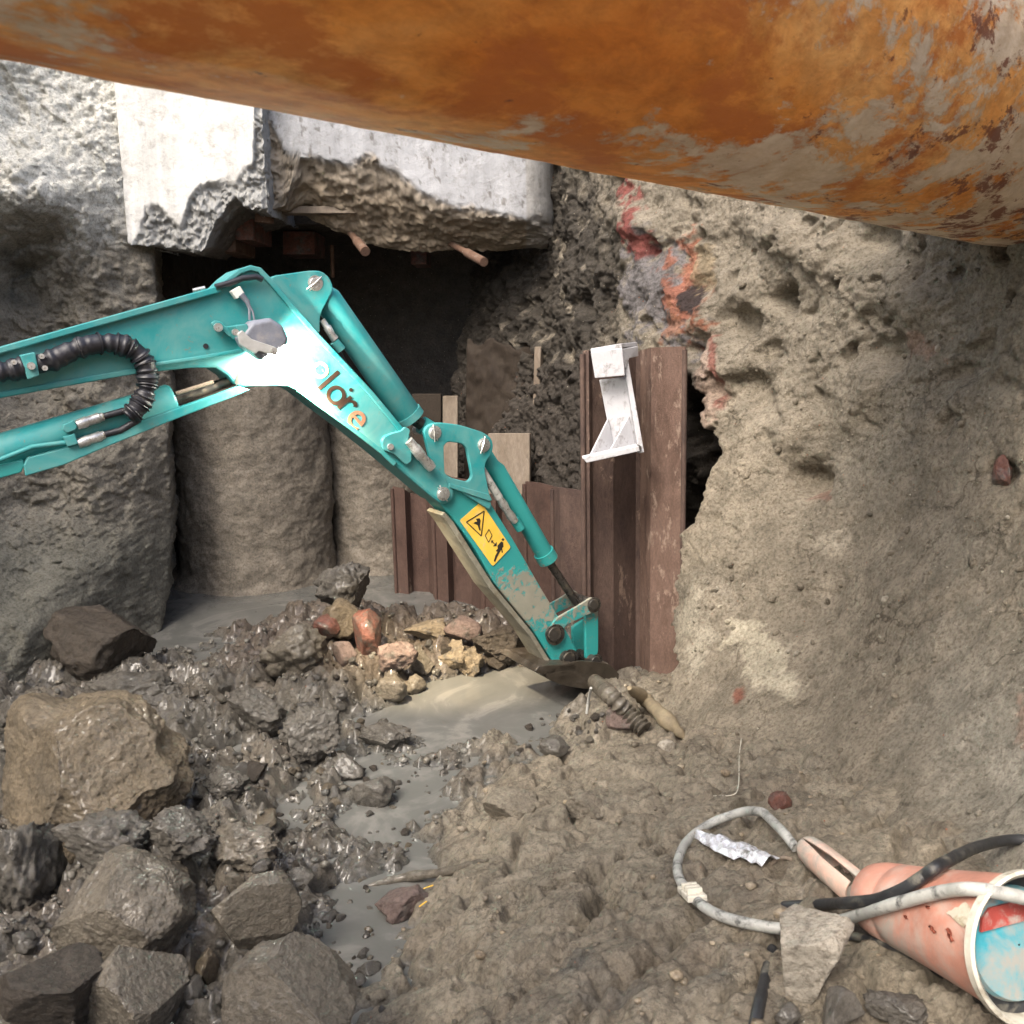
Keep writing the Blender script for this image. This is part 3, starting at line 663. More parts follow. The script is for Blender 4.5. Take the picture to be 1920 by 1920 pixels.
block('timber_beam', 618, 393, 210, 14, 6.42, .12, M_BOARD, 'thin horizontal timber strip along the underside of the broken slab', 'timber')
tag(tube('pipe_stub', [P(497, 385, 6.3), P(495, 418, 6.3)], .058, M_REBAR), 'short round rust-orange pipe stub under the crack between panels', 'pipe stub')
def bar(px0, py0, Y0, px1, py1, Y1, r, label):
    a, b = P(px0, py0, Y0), P(px1, py1, Y1); o = empty('steel_bar', b)
    tube('shaft', [a, b], r, M_REBAR, o, 10); d = b - a
    tube('coupler', [a + d * .74, b + d * .02], r * 1.4, M_REBAR, o, 10); return tag(o, label, 'bar')
bar(632, 405, 6.9, 684, 470, 6.3, .022, 'shorter rusty bar hanging steeply from the broken slab')
bar(800, 432, 6.9, 905, 490, 6.1, .020, 'longer rusty bar with coupler pointing right from the broken slab')
tag(tube('hanging_rod', [P(622, 460, 7.2), P(624, 520, 7.2)], .014, M_REBAR, None, 8), 'thin dim rod hanging straight down inside the dark cavity', 'rod')

# ------------------------------------------------------------------ round concrete piles
def pile(px, Y, rad, label, seed, ztop=2.1):
    c = P(px, 1000, Y); N, H = 220, 190
    th = np.linspace(-math.pi, math.pi, N)[:, None] + np.zeros((1, H)); z = np.linspace(-.2, ztop, H)[None, :] + np.zeros((N, 1))
    p = np.stack([np.cos(th) * rad, np.sin(th) * rad, z], 2).reshape(-1, 3); q = (p + seed * 3.1).astype(np.float32)
    rr = rad + .018 * fbm(q, 3.2, 4, .55, seed) + .006 * fbm(q, 16, 4, .6, seed + 1) + .05 * np.clip(fbm(q, 2, 2, .5, seed + 2) - .3, 0, 1)
    rr += .10 * np.exp(-np.clip(z.ravel(), 0, 9) / .06) * (fbm(q, 5, 3, .6, seed + 4) * .3 + .4)
    V = np.stack([c[0] + np.cos(th.ravel()) * rr, c[1] + np.sin(th.ravel()) * rr, z.ravel()], 1)
    return tag(grid_obj('concrete_pile', V, N, H, M_PILE), label, 'pile')
pile(482, 7.15, .56, 'broad round concrete pile standing in the pool under the boom', 3, 1.75)
pile(712, 7.45, .36, 'narrower shaded concrete pile between the broad pile and the sheet piles', 9, 1.22)

# ------------------------------------------------------------------ sheet piles and boards
def sheet(prof, ytop, mat, label, thick=.014, zb=-.3, lip=True, skew=0.0, tall=False):
    """prof: plan profile as (pixel column, Y); ytop: pixel row of the top at the first and last column"""
    pts = np.array([P(px, 960, Y)[:2] for px, Y in prof]); f = np.linspace(0, 1, len(prof))
    zt = [P(px, ytop[0] + (ytop[1] - ytop[0]) * t, Y)[2] for (px, Y), t in zip(prof, f)]
    o = empty('sheet_pile', (pts[:, 0].mean(), pts[:, 1].mean(), 0))
    T = np.gradient(pts, axis=0); T /= np.linalg.norm(T, axis=1)[:, None]; Nn = np.stack([-T[:, 1], T[:, 0]], 1)
    fine = []
    nz = 30
    V, F = [], []; n = len(pts)
    for side in (0, 1):
        for k in range(nz):
            for i in range(n):
                zz = zb + (zt[i] - zb) * k / (nz - 1); b = pts[i] + side * thick * Nn[i]
                jag = .012 * math.sin(i * 7.3 + 1) if k == nz - 1 else 0
                V.append((b[0] + skew * (zz - 1), b[1], zz + jag))
    for k in range(nz - 1):
        for i in range(n - 1):
            a = k * n + i; F.append((a, a + 1, a + n + 1, a + n)); a2 = a + nz * n; F.append((a2, a2 + n, a2 + n + 1, a2 + 1))
    top = (nz - 1) * n; h = nz * n
    for i in range(n - 1): F.append((top + i, top + i + 1, h + top + i + 1, h + top + i)); F.append((i, h + i, h + i + 1, i + 1))
    for k in range(nz - 1):
        a = k * n; F.append((a, a + n, h + a + n, h + a)); a = k * n + n - 1; F.append((a, h + a, h + a + n, a + n))
    wb = mobj('web', V, F, mat, o)
    if tall:
        wb.data.materials.append(M_SHEETL)
        xs_ = [v.co.x for v in wb.data.vertices]; xm = max(xs_) - .40 * (max(xs_) - min(xs_))
        for p_ in wb.data.polygons:
            if p_.center.x > xm: p_.material_index = 1
    if lip:
        for i, s in ((0, 1), (n - 1, 1)):
            b = pts[i] + Nn[i] * (-.006)
            tube('interlock', [(b[0] + skew * (zb - 1), b[1], zb), (b[0] + skew * (zt[i] - 1), b[1], zt[i] - .004)], .013, mat, o, 8)
    return tag(o, label, 'sheet pile')
sheet([(1095, 4.68), (1106, 4.67), (1112, 4.72), (1150, 4.77), (1192, 4.92), (1200, 4.92), (1220, 4.75), (1282, 4.66)], (662, 654), M_SHEET, 'tall brown sheet pile in front, carrying the white steel bracket', tall=True)
sheet([(738, 6.55), (760, 6.50), (770, 6.58), (800, 6.55), (812, 6.42)], (915, 935), M_SHEET2, 'dark red-brown sheet pile at the left end, beside the narrow pile')
sheet([(814, 6.36), (836, 6.25), (846, 6.32), (880, 6.2), (903, 6.0)], (890, 900), M_SHEET2, 'rusty sheet pile crossing behind the middle of the dipper')
sheet([(905, 5.95), (930, 5.8), (940, 5.86), (968, 5.7), (985, 5.55)], (930, 925), M_SHEET2, 'reddish sheet pile just behind the bucket cylinder barrel')
sheet([(986, 5.5), (1010, 5.4), (1038, 5.4)], (906, 912), M_SHEET2, 'narrow dark sheet pile right of the bucket cylinder')
sheet([(1038, 5.36), (1050, 5.28), (1090, 5.2), (1100, 5.1), (1120, 5.0)], (916, 924), M_SHEET, 'low mottled sheet pile next to the tall one, with torn upper edge')
def board(px0, py0, px1, py1, Y0, Y1, mat, label, lean=0, th=.03):
    a, b, c, d = P(px0, py1, Y0), P(px1, py1, Y1), P(px1 + lean, py0, Y1), P(px0 + lean, py0, Y0)
    n = np.cross(b - a, d - a); n /= np.linalg.norm(n); V = [a, b, c, d] + [k + n * th for k in (a, b, c, d)]
    F = [(0, 1, 2, 3), (7, 6, 5, 4), (0, 4, 5, 1), (1, 5, 6, 2), (2, 6, 7, 3), (3, 7, 4, 0)]
    return tag(mobj('board', V, F, mat, None, bevel=.004), label, 'board')
n1_, n2_ = 50, 70; uu, vv = np.meshgrid(np.linspace(0, 1, n1_), np.linspace(0, 1, n2_), indexing='ij'); uu, vv = uu.ravel(), vv.ravel()
tp = 640 + 26 * np.array([mnoise.noise(Vector((u_ * 5, 3.3, 0))) for u_ in uu]) + 14 * uu
Vb = np.array([P(868 + 138 * u_ + 8 * w_, t_ * w_ + 1000 * (1 - w_), 6.75 - .3 * u_) for u_, w_, t_ in zip(uu, vv, tp)])
Vb[:, 1] += .035 * fbm(Vb.astype(np.float32), 3, 4, .6, 301) + .01 * fbm(Vb.astype(np.float32), 14, 3, .6, 302)
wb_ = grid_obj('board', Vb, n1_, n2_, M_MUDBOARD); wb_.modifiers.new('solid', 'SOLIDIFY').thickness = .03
tag(wb_, 'wide mud-brown board standing back in the cavity', 'board')
board(1000, 650, 1012, 940, 6.35, 6.33, M_BOARD, 'thin pale edge board leaning at the right side of the cavity', 8, .05)
board(918, 812, 996, 960, 6.2, 6.1, M_BOARD, 'pale spotted board right of the bell crank plate')
board(832, 742, 860, 960, 6.6, 6.58, M_BOARD, 'narrow pale board seen through the bell crank opening')
board(775, 738, 829, 960, 6.72, 6.68, M_MUDBOARD, 'dark board behind the end of the arm cylinder')

# ------------------------------------------------------------------ white steel bracket hung on the tall sheet pile
br = empty('steel_bracket', P(1150, 868, 4.6))
BY = 4.62
def bp(px, py, Y): return P(px, py, Y)
def plate(name, pts, th, mat, parent, bevel=.003):
    pts = [np.asarray(p) for p in pts]; n = np.cross(pts[1] - pts[0], pts[2] - pts[0]); n /= np.linalg.norm(n)
    if n[1] < 0: n = -n
    V = pts + [p + n * th for p in pts]; k = len(pts)
    F = [tuple(range(k)), tuple(range(2 * k - 1, k - 1, -1))] + [(i, (i + 1) % k, k + (i + 1) % k, k + i) for i in range(k)]
    return mobj(name, V, F, mat, parent, bevel=bevel)
plate('web', [bp(1124, 712, 4.60), bp(1176, 706, 4.60), bp(1205, 846, 4.57), bp(1151, 853, 4.57)], .014, M_BRACKET, br)
plate('flange', [bp(1169, 676, 4.55), bp(1178, 676, 4.55), bp(1208, 848, 4.52), bp(1198, 850, 4.52)], .09, M_BRACKET, br)
plate('top_plate', [bp(1108, 661, 4.50), bp(1167, 652, 4.50), bp(1172, 704, 4.50), bp(1116, 709, 4.50)], .02, M_BRACKET, br)
plate('hook', [bp(1108, 662, 4.505), bp(1166, 652, 4.505), bp(1196, 649, 4.66), bp(1150, 656, 4.66)], .02, M_BRACKET, br)
plate('hook_lip', [bp(1166, 654, 4.51), bp(1197, 649, 4.64), bp(1197, 668, 4.64), bp(1180, 672, 4.56), bp(1174, 690, 4.53)], .014, M_BRACKET, br)
plate('base_plate', [bp(1092, 861, 4.44), bp(1196, 838, 4.44), bp(1206, 843, 4.55), bp(1151, 853, 4.60), bp(1110, 862, 4.56)], .016, M_BRACKET, br)
plate('base_edge', [bp(1092, 858, 4.435), bp(1198, 836, 4.435), bp(1200, 846, 4.435), bp(1100, 868, 4.435)], .012, M_BRACKET, br)
plate('gusset', [bp(1141, 784, 4.575), bp(1152, 842, 4.55), bp(1106, 855, 4.45)], .010, M_BRACKET, br)
plate('gusset', [bp(1180, 779, 4.575), bp(1192, 836, 4.55), bp(1143, 846, 4.45)], .010, M_BRACKET, br)
tag(br, 'white painted steel bracket with two gussets hung on the tall sheet pile', 'bracket')

# ------------------------------------------------------------------ rusty strut
Y1 = 1.10; T1 = P(0, 112, Y1); d = ray(1920, 474); T2 = EYE + d * ((T1[2] - CAM_H) / d[2])
nrm = np.cross(T2 - EYE, T1 - EYE); nrm /= np.linalg.norm(nrm)
if nrm[2] < 0: nrm = -nrm
RAD = .40; a = T1 + nrm * RAD; b_ = T2 + nrm * RAD; ax = (b_ - a) / np.linalg.norm(b_ - a)
s0 = a - ax * 2.4; L = np.linalg.norm(b_ - a) + 3.3
e1 = np.cross(ax, (0, 0, 1.0)); e1 /= np.linalg.norm(e1); e3 = np.cross(e1, ax)
NL, NA = 420, 150
tt = np.linspace(0, L, NL)[:, None] + np.zeros((1, NA)); th = np.linspace(0, 2 * math.pi, NA)[None, :] + np.zeros((NL, 1))
q = np.stack([tt.ravel(), np.cos(th.ravel()) * RAD, np.sin(th.ravel()) * RAD], 1).astype(np.float32)
rr = RAD + .0015 * fbm(q, 5, 4, .6, 204) + .001 * fbm(q, 18, 3, .6, 205)
V = np.stack([tt.ravel(), np.cos(th.ravel()) * rr, np.sin(th.ravel()) * rr], 1)
def strut_mat():
    m, nt, b = mat_new('strut_rust'); v = objvec(nt, (.55, 1, 1)); v1 = objvec(nt)
    sx = nt.nodes.new('ShaderNodeSeparateXYZ'); nt.links.new(v1, sx.inputs[0])
    mr = nnode(nt, 'ShaderNodeMapRange'); nt.links.new(sx.outputs[0], mr.inputs[0]); mr.inputs[1].default_value = 2.9; mr.inputs[2].default_value = 4.9; mr.inputs[3].default_value = 0; mr.inputs[4].default_value = .14
    def plus(x):
        n = nnode(nt, 'ShaderNodeMath', operation='ADD'); nt.links.new(x, n.inputs[0]); nt.links.new(mr.outputs[0], n.inputs[1]); return n.outputs[0]
    c = ramp(nt, noise_tex(nt, 2.6, 7, .62, .5, v), [(.32, (.54, .165, .022)), (.45, (.66, .255, .05)), (.58, (.74, .37, .12)), (.7, (.62, .21, .035))])
    c = mixc(nt, 1.0, c, ramp(nt, noise_tex(nt, 22, 7, .72, .3, v), [(.3, (.66, .6, .55)), (.6, (1.1,) * 3)]), 'MULTIPLY')
    red = ramp(nt, noise_tex(nt, 6.5, 9, .7, .3, v), [(.50, (0, 0, 0)), (.58, (.8,) * 3)]); c = mixc(nt, red, c, (.44, .125, .025))
    pale = ramp(nt, plus(noise_tex(nt, 5.2, 11, .72, .25, v)), [(.56, (0, 0, 0)), (.61, (.85,) * 3)])
    c = mixc(nt, pale, c, ramp(nt, noise_tex(nt, 16, 6, .7, .2, v), [(.35, (.42, .34, .24)), (.65, (.66, .58, .46))]))
    dk = ramp(nt, plus(noise_tex(nt, 11, 9, .74, .2, v)), [(.66, (0, 0, 0)), (.70, (.9,) * 3)]); c = mixc(nt, dk, c, (.17, .055, .03))
    pit = ramp(nt, noise_tex(nt, 38, 6, .75, .4, v), [(.66, (0, 0, 0)), (.70, (.9,) * 3)]); c = mixc(nt, pit, c, (.14, .05, .025))
    nt.links.new(c, b.inputs['Base Color']); b.inputs['Roughness'].default_value = .72; b.inputs['Specular IOR Level'].default_value = .3
    bump(nt, b, [(pale, .5, .006), (dk, -.6, .006), (noise_tex(nt, 60, 7, .72, .2, v), .6, .006)]); return m
stt = grid_obj('steel_strut', V, NL, NA, strut_mat())
stt.data.transform(Matrix.Translation(stt.location)); Mx = Matrix.Identity(4)
for i in range(3): Mx[i][0], Mx[i][1], Mx[i][2], Mx[i][3] = ax[i], e1[i], e3[i], s0[i]
stt.matrix_world = Mx
tag(stt, 'thick rusty orange steel pipe strut crossing overhead', 'strut')
# ------------------------------------------------------------------ excavator arm
YAW = R(30); AO = P(1068, 1236, 4.42); ad = np.array([math.cos(YAW), math.sin(YAW), 0]); an = np.array([math.sin(YAW), -math.cos(YAW), 0]); azv = np.array([0, 0, 1.0])
def AP(px, py, off=0.0, at=0.0):
    d = ray(px, py); t = ((AO - EYE) @ an + at) / (d @ an); return EYE + d * t + (off - at) * an
def asz(px, py): return px_size(AP(px, py))
def extr(name, pix, o0, o1, mat, parent, bevel=.006, at=None, mud=None):
    at = o0 if at is None else at
    f = [AP(x, y, o0, at) for x, y in pix]; g = [AP(x, y, o1, at) for x, y in pix]; k = len(pix)
    F = [tuple(range(k)), tuple(range(2 * k - 1, k - 1, -1))] + [(i, (i + 1) % k, k + (i + 1) % k, k + i) for i in range(k)]
    o = mobj(name, f + g, F, mat, parent, bevel=bevel)
    return o
def rnd(pix, r=10, n=4):                                   # round the corners of a pixel outline
    out = []; k = len(pix); pix = [np.array(p, float) for p in pix]
    for i in range(k):
        a, b, c = pix[i - 1], pix[i], pix[(i + 1) % k]
        u, w = a - b, c - b; lu, lw_ = np.linalg.norm(u), np.linalg.norm(w); q_ = min(r, lu * .45, lw_ * .45)
        s_, e_ = b + u / lu * q_, b + w / lw_ * q_
        for t in np.linspace(0, 1, n + 1): out.append(tuple((1 - t) ** 2 * s_ + 2 * t * (1 - t) * b + t * t * e_))
    return out
def cyl(name, px, py, rpx, o0, o1, mat, parent, seg=20, bevel=0, at=None):
    at = max(o0, o1) if at is None else at
    c = AP(px, py, 0, at); c = c - at * an + 0; base_ = AP(px, py, 0, at); r = rpx * px_size(base_)
    ctr = AP(px, py, at, at)
    ring = lambda o: [ctr + (o - at) * an + r * (math.cos(t) * ad + math.sin(t) * azv) for t in np.linspace(0, 2 * math.pi, seg, endpoint=False)]
    V = ring(o0) + ring(o1); F = [tuple(range(seg)), tuple(range(2 * seg - 1, seg - 1, -1))] + [(i, (i + 1) % seg, seg + (i + 1) % seg, seg + i) for i in range(seg)]
    return mobj(name, V, F, mat, parent, True, bevel, sharp=40)
def pin(px, py, rpx, front, back, parent, mat=None, cotter=0):
    mat = mat or M_STEEL
    o = cyl('pin', px, py, rpx, front + .016, back, mat, parent, 20, .002)
    cyl('washer', px, py, rpx * 1.45, front + .004, front - .003, mat, o, 24, at=front)
    if cotter is not None:
        a = R(cotter); dx, dy = math.cos(a) * rpx, -math.sin(a) * rpx; off = front + .010
        tube('cotter', [AP(px - dx * 1.9 + dy * .3, py - dy * 1.9 - dx * .3, off, off), AP(px, py, off + .012, off + .012), AP(px + dx * 1.7, py + dy * 1.7, off, off)], .0032, mat, o, 6)
        tube('cotter', [AP(px - dx * 1.7 - dy * .3, py - dy * 1.7 + dx * .3, off, off), AP(px, py, off + .010, off + .010)], .0028, mat, o, 6)
    return o
def ptube(name, pts, rpx, off, mat, parent, seg=14):
    path = [AP(x, y, off, off) for x, y in pts]; r = np.atleast_1d(rpx) * np.array([px_size(p) for p in path])
    return tube(name, path, r, mat, parent, seg)
def ring_plate(name, outer, hole, o0, o1, mat, parent, bevel=.004):
    c = np.mean(hole, 0); N = 96
    def cast(poly, t):
        d = np.array([math.cos(t), math.sin(t)]); best = None
        for i in range(len(poly)):
            p = np.array(poly[i]) - c; e = np.array(poly[(i + 1) % len(poly)]) - np.array(poly[i]); den = d[0] * e[1] - d[1] * e[0]
            if abs(den) < 1e-9: continue
            s = (p[0] * e[1] - p[1] * e[0]) / den; w = (p[0] * d[1] - p[1] * d[0]) / den
            if s > 0 and -1e-6 <= w <= 1 + 1e-6 and (best is None or s > best): best = s
        return c + d * best
    ts = np.linspace(0, 2 * math.pi, N, endpoint=False); O = [cast(outer, t) for t in ts]; H = [cast(hole, t) for t in ts]
    V = [AP(*p, o0, o0) for p in O] + [AP(*p, o0, o0) for p in H] + [AP(*p, o1, o0) for p in O] + [AP(*p, o1, o0) for p in H]; F = []
    for i in range(N):
        j = (i + 1) % N
        F += [(i, j, N + j, N + i), (2 * N + i, 3 * N + i, 3 * N + j, 2 * N + j), (i, 2 * N + i, 2 * N + j, j), (N + i, N + j, 3 * N + j, 3 * N + i)]
    return mobj(name, V, F, mat, parent, bevel=bevel)

ex = empty('excavator_arm', AP(1068, 1262)); tag(ex, 'teal mini excavator boom and dipper reaching down into the puddle', 'excavator')
BT = .19                                                     # boom thickness
boom_px = [(-420, 768), (0, 651), (412, 536), (428, 520), (448, 505), (470, 498), (490, 503), (510, 524), (598, 626), (700, 735), (765, 812), (838, 896)] + \
          [(833 + 19 * math.cos(R(t)), 926 + 19 * math.sin(R(t))) for t in range(-60, 121, 20)] + \
          [(812, 934), (720, 856), (660, 808), (600, 764), (562, 734), (540, 724), (456, 725), (441, 721), (427, 704), (405, 690), (357, 690), (255, 701), (0, 747), (-420, 835)]
boom = extr('boom', boom_px, 0, -BT, M_TEAL, ex, .010)
# rolled flanges standing proud of the web
def flange(pts, wpx, proud, name='flange', o1=-.004, parent=None, mat=None):
    pts = np.array(pts, float); T = np.gradient(pts, axis=0); T /= np.linalg.norm(T, axis=1)[:, None]; N = np.stack([-T[:, 1], T[:, 0]], 1)
    poly = [tuple(p) for p in pts] + [tuple(p) for p in (pts + N * wpx)[::-1]]
    return extr(name, poly, proud, o1, mat or M_TEAL, parent or boom, .004)
flange([(-420, 767), (0, 650), (200, 594), (412, 535)], 13, .022)
flange([(404, 538), (428, 519), (448, 504), (470, 497), (490, 502), (511, 524), (600, 627), (700, 734), (763, 810)], 10, .014)
flange([(290, 680), (370, 668), (452, 654)], 7, .016)
flange([(-420, 822), (0, 735), (150, 708), (255, 690)], 11, .012)
flange([(563, 726), (600, 754), (660, 798), (722, 846), (745, 868)], 9, .010)
ptube('hose', [(404, 538), (430, 531), (455, 522), (480, 519), (492, 524)], 6, .024, M_RUBBER, boom, 10)
ptube('top_bolt', [(362, 545), (384, 540)], 4, .0, M_STEEL, boom, 8)
cyl('bolt', 386, 649, 5, .004, -.01, M_RUBBER, boom, 14)
# fork ear with hose coupling near the pivot
extr('ear', rnd([(716, 828), (722, 818), (736, 812), (752, 808), (760, 800), (770, 806), (766, 822), (772, 845), (772, 866), (762, 872), (740, 852), (722, 845)], 4), .024, .0, M_TEAL, boom, .003)
cyl('bolt', 733, 838, 6, .034, .02, M_STEEL, boom, 14)
hs = ptube('hose_coupling', [(766, 826), (776, 838), (778, 840), (790, 856), (792, 858), (804, 871), (810, 878)], [9, 9, 10.5, 10.5, 9, 10.5, 9], .03, M_STEEL, boom, 16)
pivot = pin(831, 926, 9, .004, -BT - .01, boom, None, -60)
# cylinder mount plates
mount = rnd([(505, 518), (583, 507), (603, 508), (618, 520), (626, 541), (617, 558), (600, 590), (600, 632), (560, 600)], 14)
extr('cylinder_bracket', mount, -.02, -.045, M_TEAL, boom, .004); extr('cylinder_bracket', mount, -.145, -.17, M_TEAL, boom, .004, at=-.02)
pin(591, 531, 10, -.02, -.18, boom, None, 45)
# emblem beside the lamp and lettering
for pts in ([(441, 712), (448, 692), (452, 706), (462, 708), (452, 712), (447, 722)], [(454, 708), (463, 703), (460, 714), (452, 718)], [(440, 716), (446, 712), (444, 724)]):
    extr('emblem', pts, .0025, .0008, M_DECALBLACK, boom, 0)
extr('emblem', [(446, 702), (450, 700), (452, 706), (448, 708)], .0035, .0008, M_YELLOW, boom, 0)
def glyph(ch, cx_, cy_, hpx, mat, wpx=None, bold=0.0, name='letter'):
    cu = bpy.data.curves.new('glyph', 'FONT'); cu.body = ch; cu.size = 1; cu.offset = bold
    tmp = bpy.data.objects.new('glyph', cu); COL.objects.link(tmp); bpy.context.view_layer.update()
    me = bpy.data.meshes.new_from_object(tmp.evaluated_get(bpy.context.evaluated_depsgraph_get()))
    co = np.array([v.co[:] for v in me.vertices]); fs = [tuple(p.vertices) for p in me.polygons]
    bpy.data.objects.remove(tmp); bpy.data.curves.remove(cu)
    lo, hi = co.min(0), co.max(0); c2 = (lo + hi) / 2; s = hpx / (hi[1] - lo[1])
    tx = np.array([.655, .755]); ty = np.array([.755, -.655])
    V = []
    for v in co:
        l = (v - c2) * s; p = np.array([cx_, cy_]) + tx * l[0] + ty * l[1]; V.append(AP(p[0], p[1], .0022, .0022))
    o = mobj(name, V, fs, mat, boom); return o
glyph('o', 601, 694, 30, M_PRINT3); glyph('l', 616, 713, 50, M_PRINT, bold=.01); glyph('o', 630, 741, 36, M_PRINT, bold=.005); glyph('.', 658, 731, 7, M_PRINT)
glyph('r', 652, 761, 34, M_PRINT, bold=.005); glyph('e', 668, 787, 36, M_PRINT2, bold=.005)
# arm cylinder
ac = empty('arm_cylinder', AP(591, 531, -.095)); ac.parent = ex; ac.location = Vector(WLOC[ac.name] - WLOC[ex.name])
ptube('barrel', [(596, 536), (604, 552), (612, 560), (764, 778), (767, 782)], [16, 24, 27, 27, 25], -.095, M_TEAL, ac, 28)
ptube('gland', [(762, 775), (770, 786)], 29, -.095, M_TEAL, ac, 28)
ptube('rod', [(766, 781), (812, 809)], 11, -.095, M_ROD, ac, 16)
ptube('rod_eye', [(790, 796), (816, 812)], 17, -.095, M_TEALMUD, ac, 16)
ptube('port', [(627, 640), (640, 656)], 9, -.03, M_TEAL, ac, 12); ptube('hose_fitting', [(604, 600), (612, 612), (614, 614), (622, 628), (628, 636)], [6, 6, 8, 7, 8], -.03, M_STEEL, ac, 12)
ptube('hose', [(628, 650), (650, 690), (690, 745), (740, 800), (765, 825)], 6, -.05, M_RUBBER, ac, 10)

# dipper
mudf = lambda x, y: -.10 + (y - 940) / 250 * .95
dp = extr('dipper', [(800, 915), (838, 905), (872, 918), (917, 938), (962, 1010), (1016, 1104), (1050, 1160), (1082, 1218), (1082, 1240), (1062, 1254), (1040, 1246), (1000, 1182), (926, 1092), (892, 1032), (850, 972), (815, 935)],
          -.022, -.165, M_TEALMUD, ex, .008, mud=mudf)
extr('wear_plate', [(834, 960), (850, 978), (926, 1098), (1000, 1188), (1036, 1246), (1030, 1252), (994, 1194), (918, 1104), (842, 984), (828, 966)], -.018, -.170, M_TAN, dp, .003)
bc_out = rnd([(794, 806), (806, 795), (822, 792), (860, 796), (908, 811), (924, 824), (925, 846), (911, 866), (909, 880), (922, 950), (921, 958), (846, 912), (830, 904), (806, 858)], 10)
bc_hole = rnd([(832, 836), (840, 828), (868, 832), (876, 842), (886, 894), (878, 904), (846, 896), (834, 888)], 6)
bc = ring_plate('bell_crank', bc_out, bc_hole, -.004, -.028, M_TEAL, dp); ring_plate('bell_crank', bc_out, bc_hole, -.150, -.172, M_TEAL, dp)
extr('crank_rib', [(842, 906), (918, 927), (923, 938), (918, 940), (842, 914)], .004, -.17, M_TEAL, dp, .003)
pin(815, 811, 9, -.004, -.17, dp, None, 100); pin(907, 834, 9, -.004, -.17, dp, None, 80)
# warning decal
DO = -.0195
dec = extr('warning_decal', rnd([(862, 976), (902, 941), (958, 1026), (924, 1062)], 4, 3), DO + .001, DO - .001, M_YELLOW, dp, 0)
dA, dU, dV = np.array([862., 976]), np.array([40., -35]), np.array([62., 86])     # u along the short side, v along the long side
def dpt(u, v): return tuple(dA + dU * u + dV * v)
def dec_line(a, b, w, name='symbol_line'):
    a, b = np.array(dpt(*a)), np.array(dpt(*b)); t = (b - a) / np.linalg.norm(b - a); n = np.array([-t[1], t[0]]) * w / 2
    return extr(name, [tuple(a + n), tuple(b + n), tuple(b - n), tuple(a - n)], DO + .0022, DO + .0008, M_DECALBLACK, dec, 0)
def dec_poly(pts, name='symbol'): return extr(name, [dpt(*p) for p in pts], DO + .0022, DO + .0008, M_DECALBLACK, dec, 0)
for a, b in (((.16, .10), (.90, .16)), ((.90, .16), (.30, .46)), ((.30, .46), (.16, .10))): dec_line(a, b, 2.0, 'triangle_edge')
dec_poly([(.50, .17), (.62, .20), (.60, .25), (.48, .30), (.40, .38), (.36, .36), (.42, .27), (.34, .20), (.42, .20), (.48, .22)])
for a, b in (((.42, .50), (.66, .46)), ((.66, .46), (.62, .58)), ((.62, .58), (.38, .63)), ((.38, .63), (.42, .50))): dec_line(a, b, 1.3)
dec_line((.50, .66), (.52, .74), 1.6); dec_poly([(.42, .735), (.62, .72), (.53, .775)]); dec_poly([(.44, .68), (.56, .66), (.49, .635)])
dec_poly([(.80, .745), (.88, .74), (.90, .775), (.82, .785)], 'figure_head')
dec_poly([(.56, .78), (.76, .765), (.80, .80), (.72, .86), (.62, .87), (.46, .90), (.30, .93), (.16, .97), (.14, .94), (.30, .885), (.44, .86), (.40, .83), (.52, .82)], 'figure')
dec_line((.70, .79), (.56, .93), 2.0, 'figure_leg')
# bucket cylinder
bcy = empty('bucket_cylinder', AP(907, 834, -.09)); bcy.parent = ex; bcy.location = Vector(WLOC[bcy.name] - WLOC[ex.name])
bb_ = ptube('barrel', [(908, 842), (920, 872), (930, 882), (1022, 1040), (1026, 1047)], [10, 16, 18, 17, 16], -.09, M_TEALMUD, bcy, 24)
g_ = ptube('gland', [(1019, 1035), (1028, 1050)], 20, -.09, M_TEALMUD, bcy, 24)
ptube('rod', [(1024, 1046), (1092, 1146)], 8, -.09, M_ROD, bcy, 14)
ptube('hose', [(898, 872), (915, 900), (936, 934)], 8, -.035, M_HOSE, bcy, 12)
ptube('hose_fitting', [(934, 930), (944, 946), (950, 956), (958, 968), (966, 978)], [6, 9, 7, 9, 7], -.035, M_STEEL, bcy, 12)
ptube('port', [(964, 974), (976, 992)], 9, -.045, M_TEALMUD, bcy, 12)
# bucket linkage and bucket
lk = extr('link', rnd([(1026, 1196), (1030, 1182), (1042, 1160), (1088, 1134), (1110, 1119), (1122, 1126), (1122, 1146), (1104, 1152), (1062, 1172), (1052, 1186), (1050, 1204), (1034, 1206)], 7), -.006, -.020, M_TEALMUD, ex, .003, mud=lambda x, y: .20 + (x - 1040) / 80 * .32)
extr('link', rnd([(1026, 1196), (1030, 1182), (1042, 1160), (1088, 1134), (1110, 1119), (1122, 1126), (1122, 1146), (1104, 1152), (1062, 1172), (1052, 1186), (1050, 1204), (1034, 1206)], 7), -.166, -.180, M_TEALMUD, ex, .003, at=-.006, mud=lambda x, y: .3)
extr('bucket_link', rnd([(1098, 1150), (1122, 1136), (1122, 1222), (1112, 1246), (1099, 1236)], 5), -.03, -.05, M_TEALMUD, ex, .003, mud=lambda x, y: .34)
extr('bucket_link', rnd([(1074, 1176), (1098, 1160), (1098, 1226), (1086, 1236), (1076, 1226)], 5), -.13, -.15, M_TEALMUD, ex, .003, mud=lambda x, y: .2)
pin(1041, 1190, 14, -.004, -.18, ex, M_ROD, None); pin(1114, 1134, 10, -.004, -.17, ex, M_ROD, None); pin(1068, 1236, 13, .0, -.19, ex, M_ROD, None); pin(1118, 1241, 10, .0, -.18, ex, M_ROD, None)
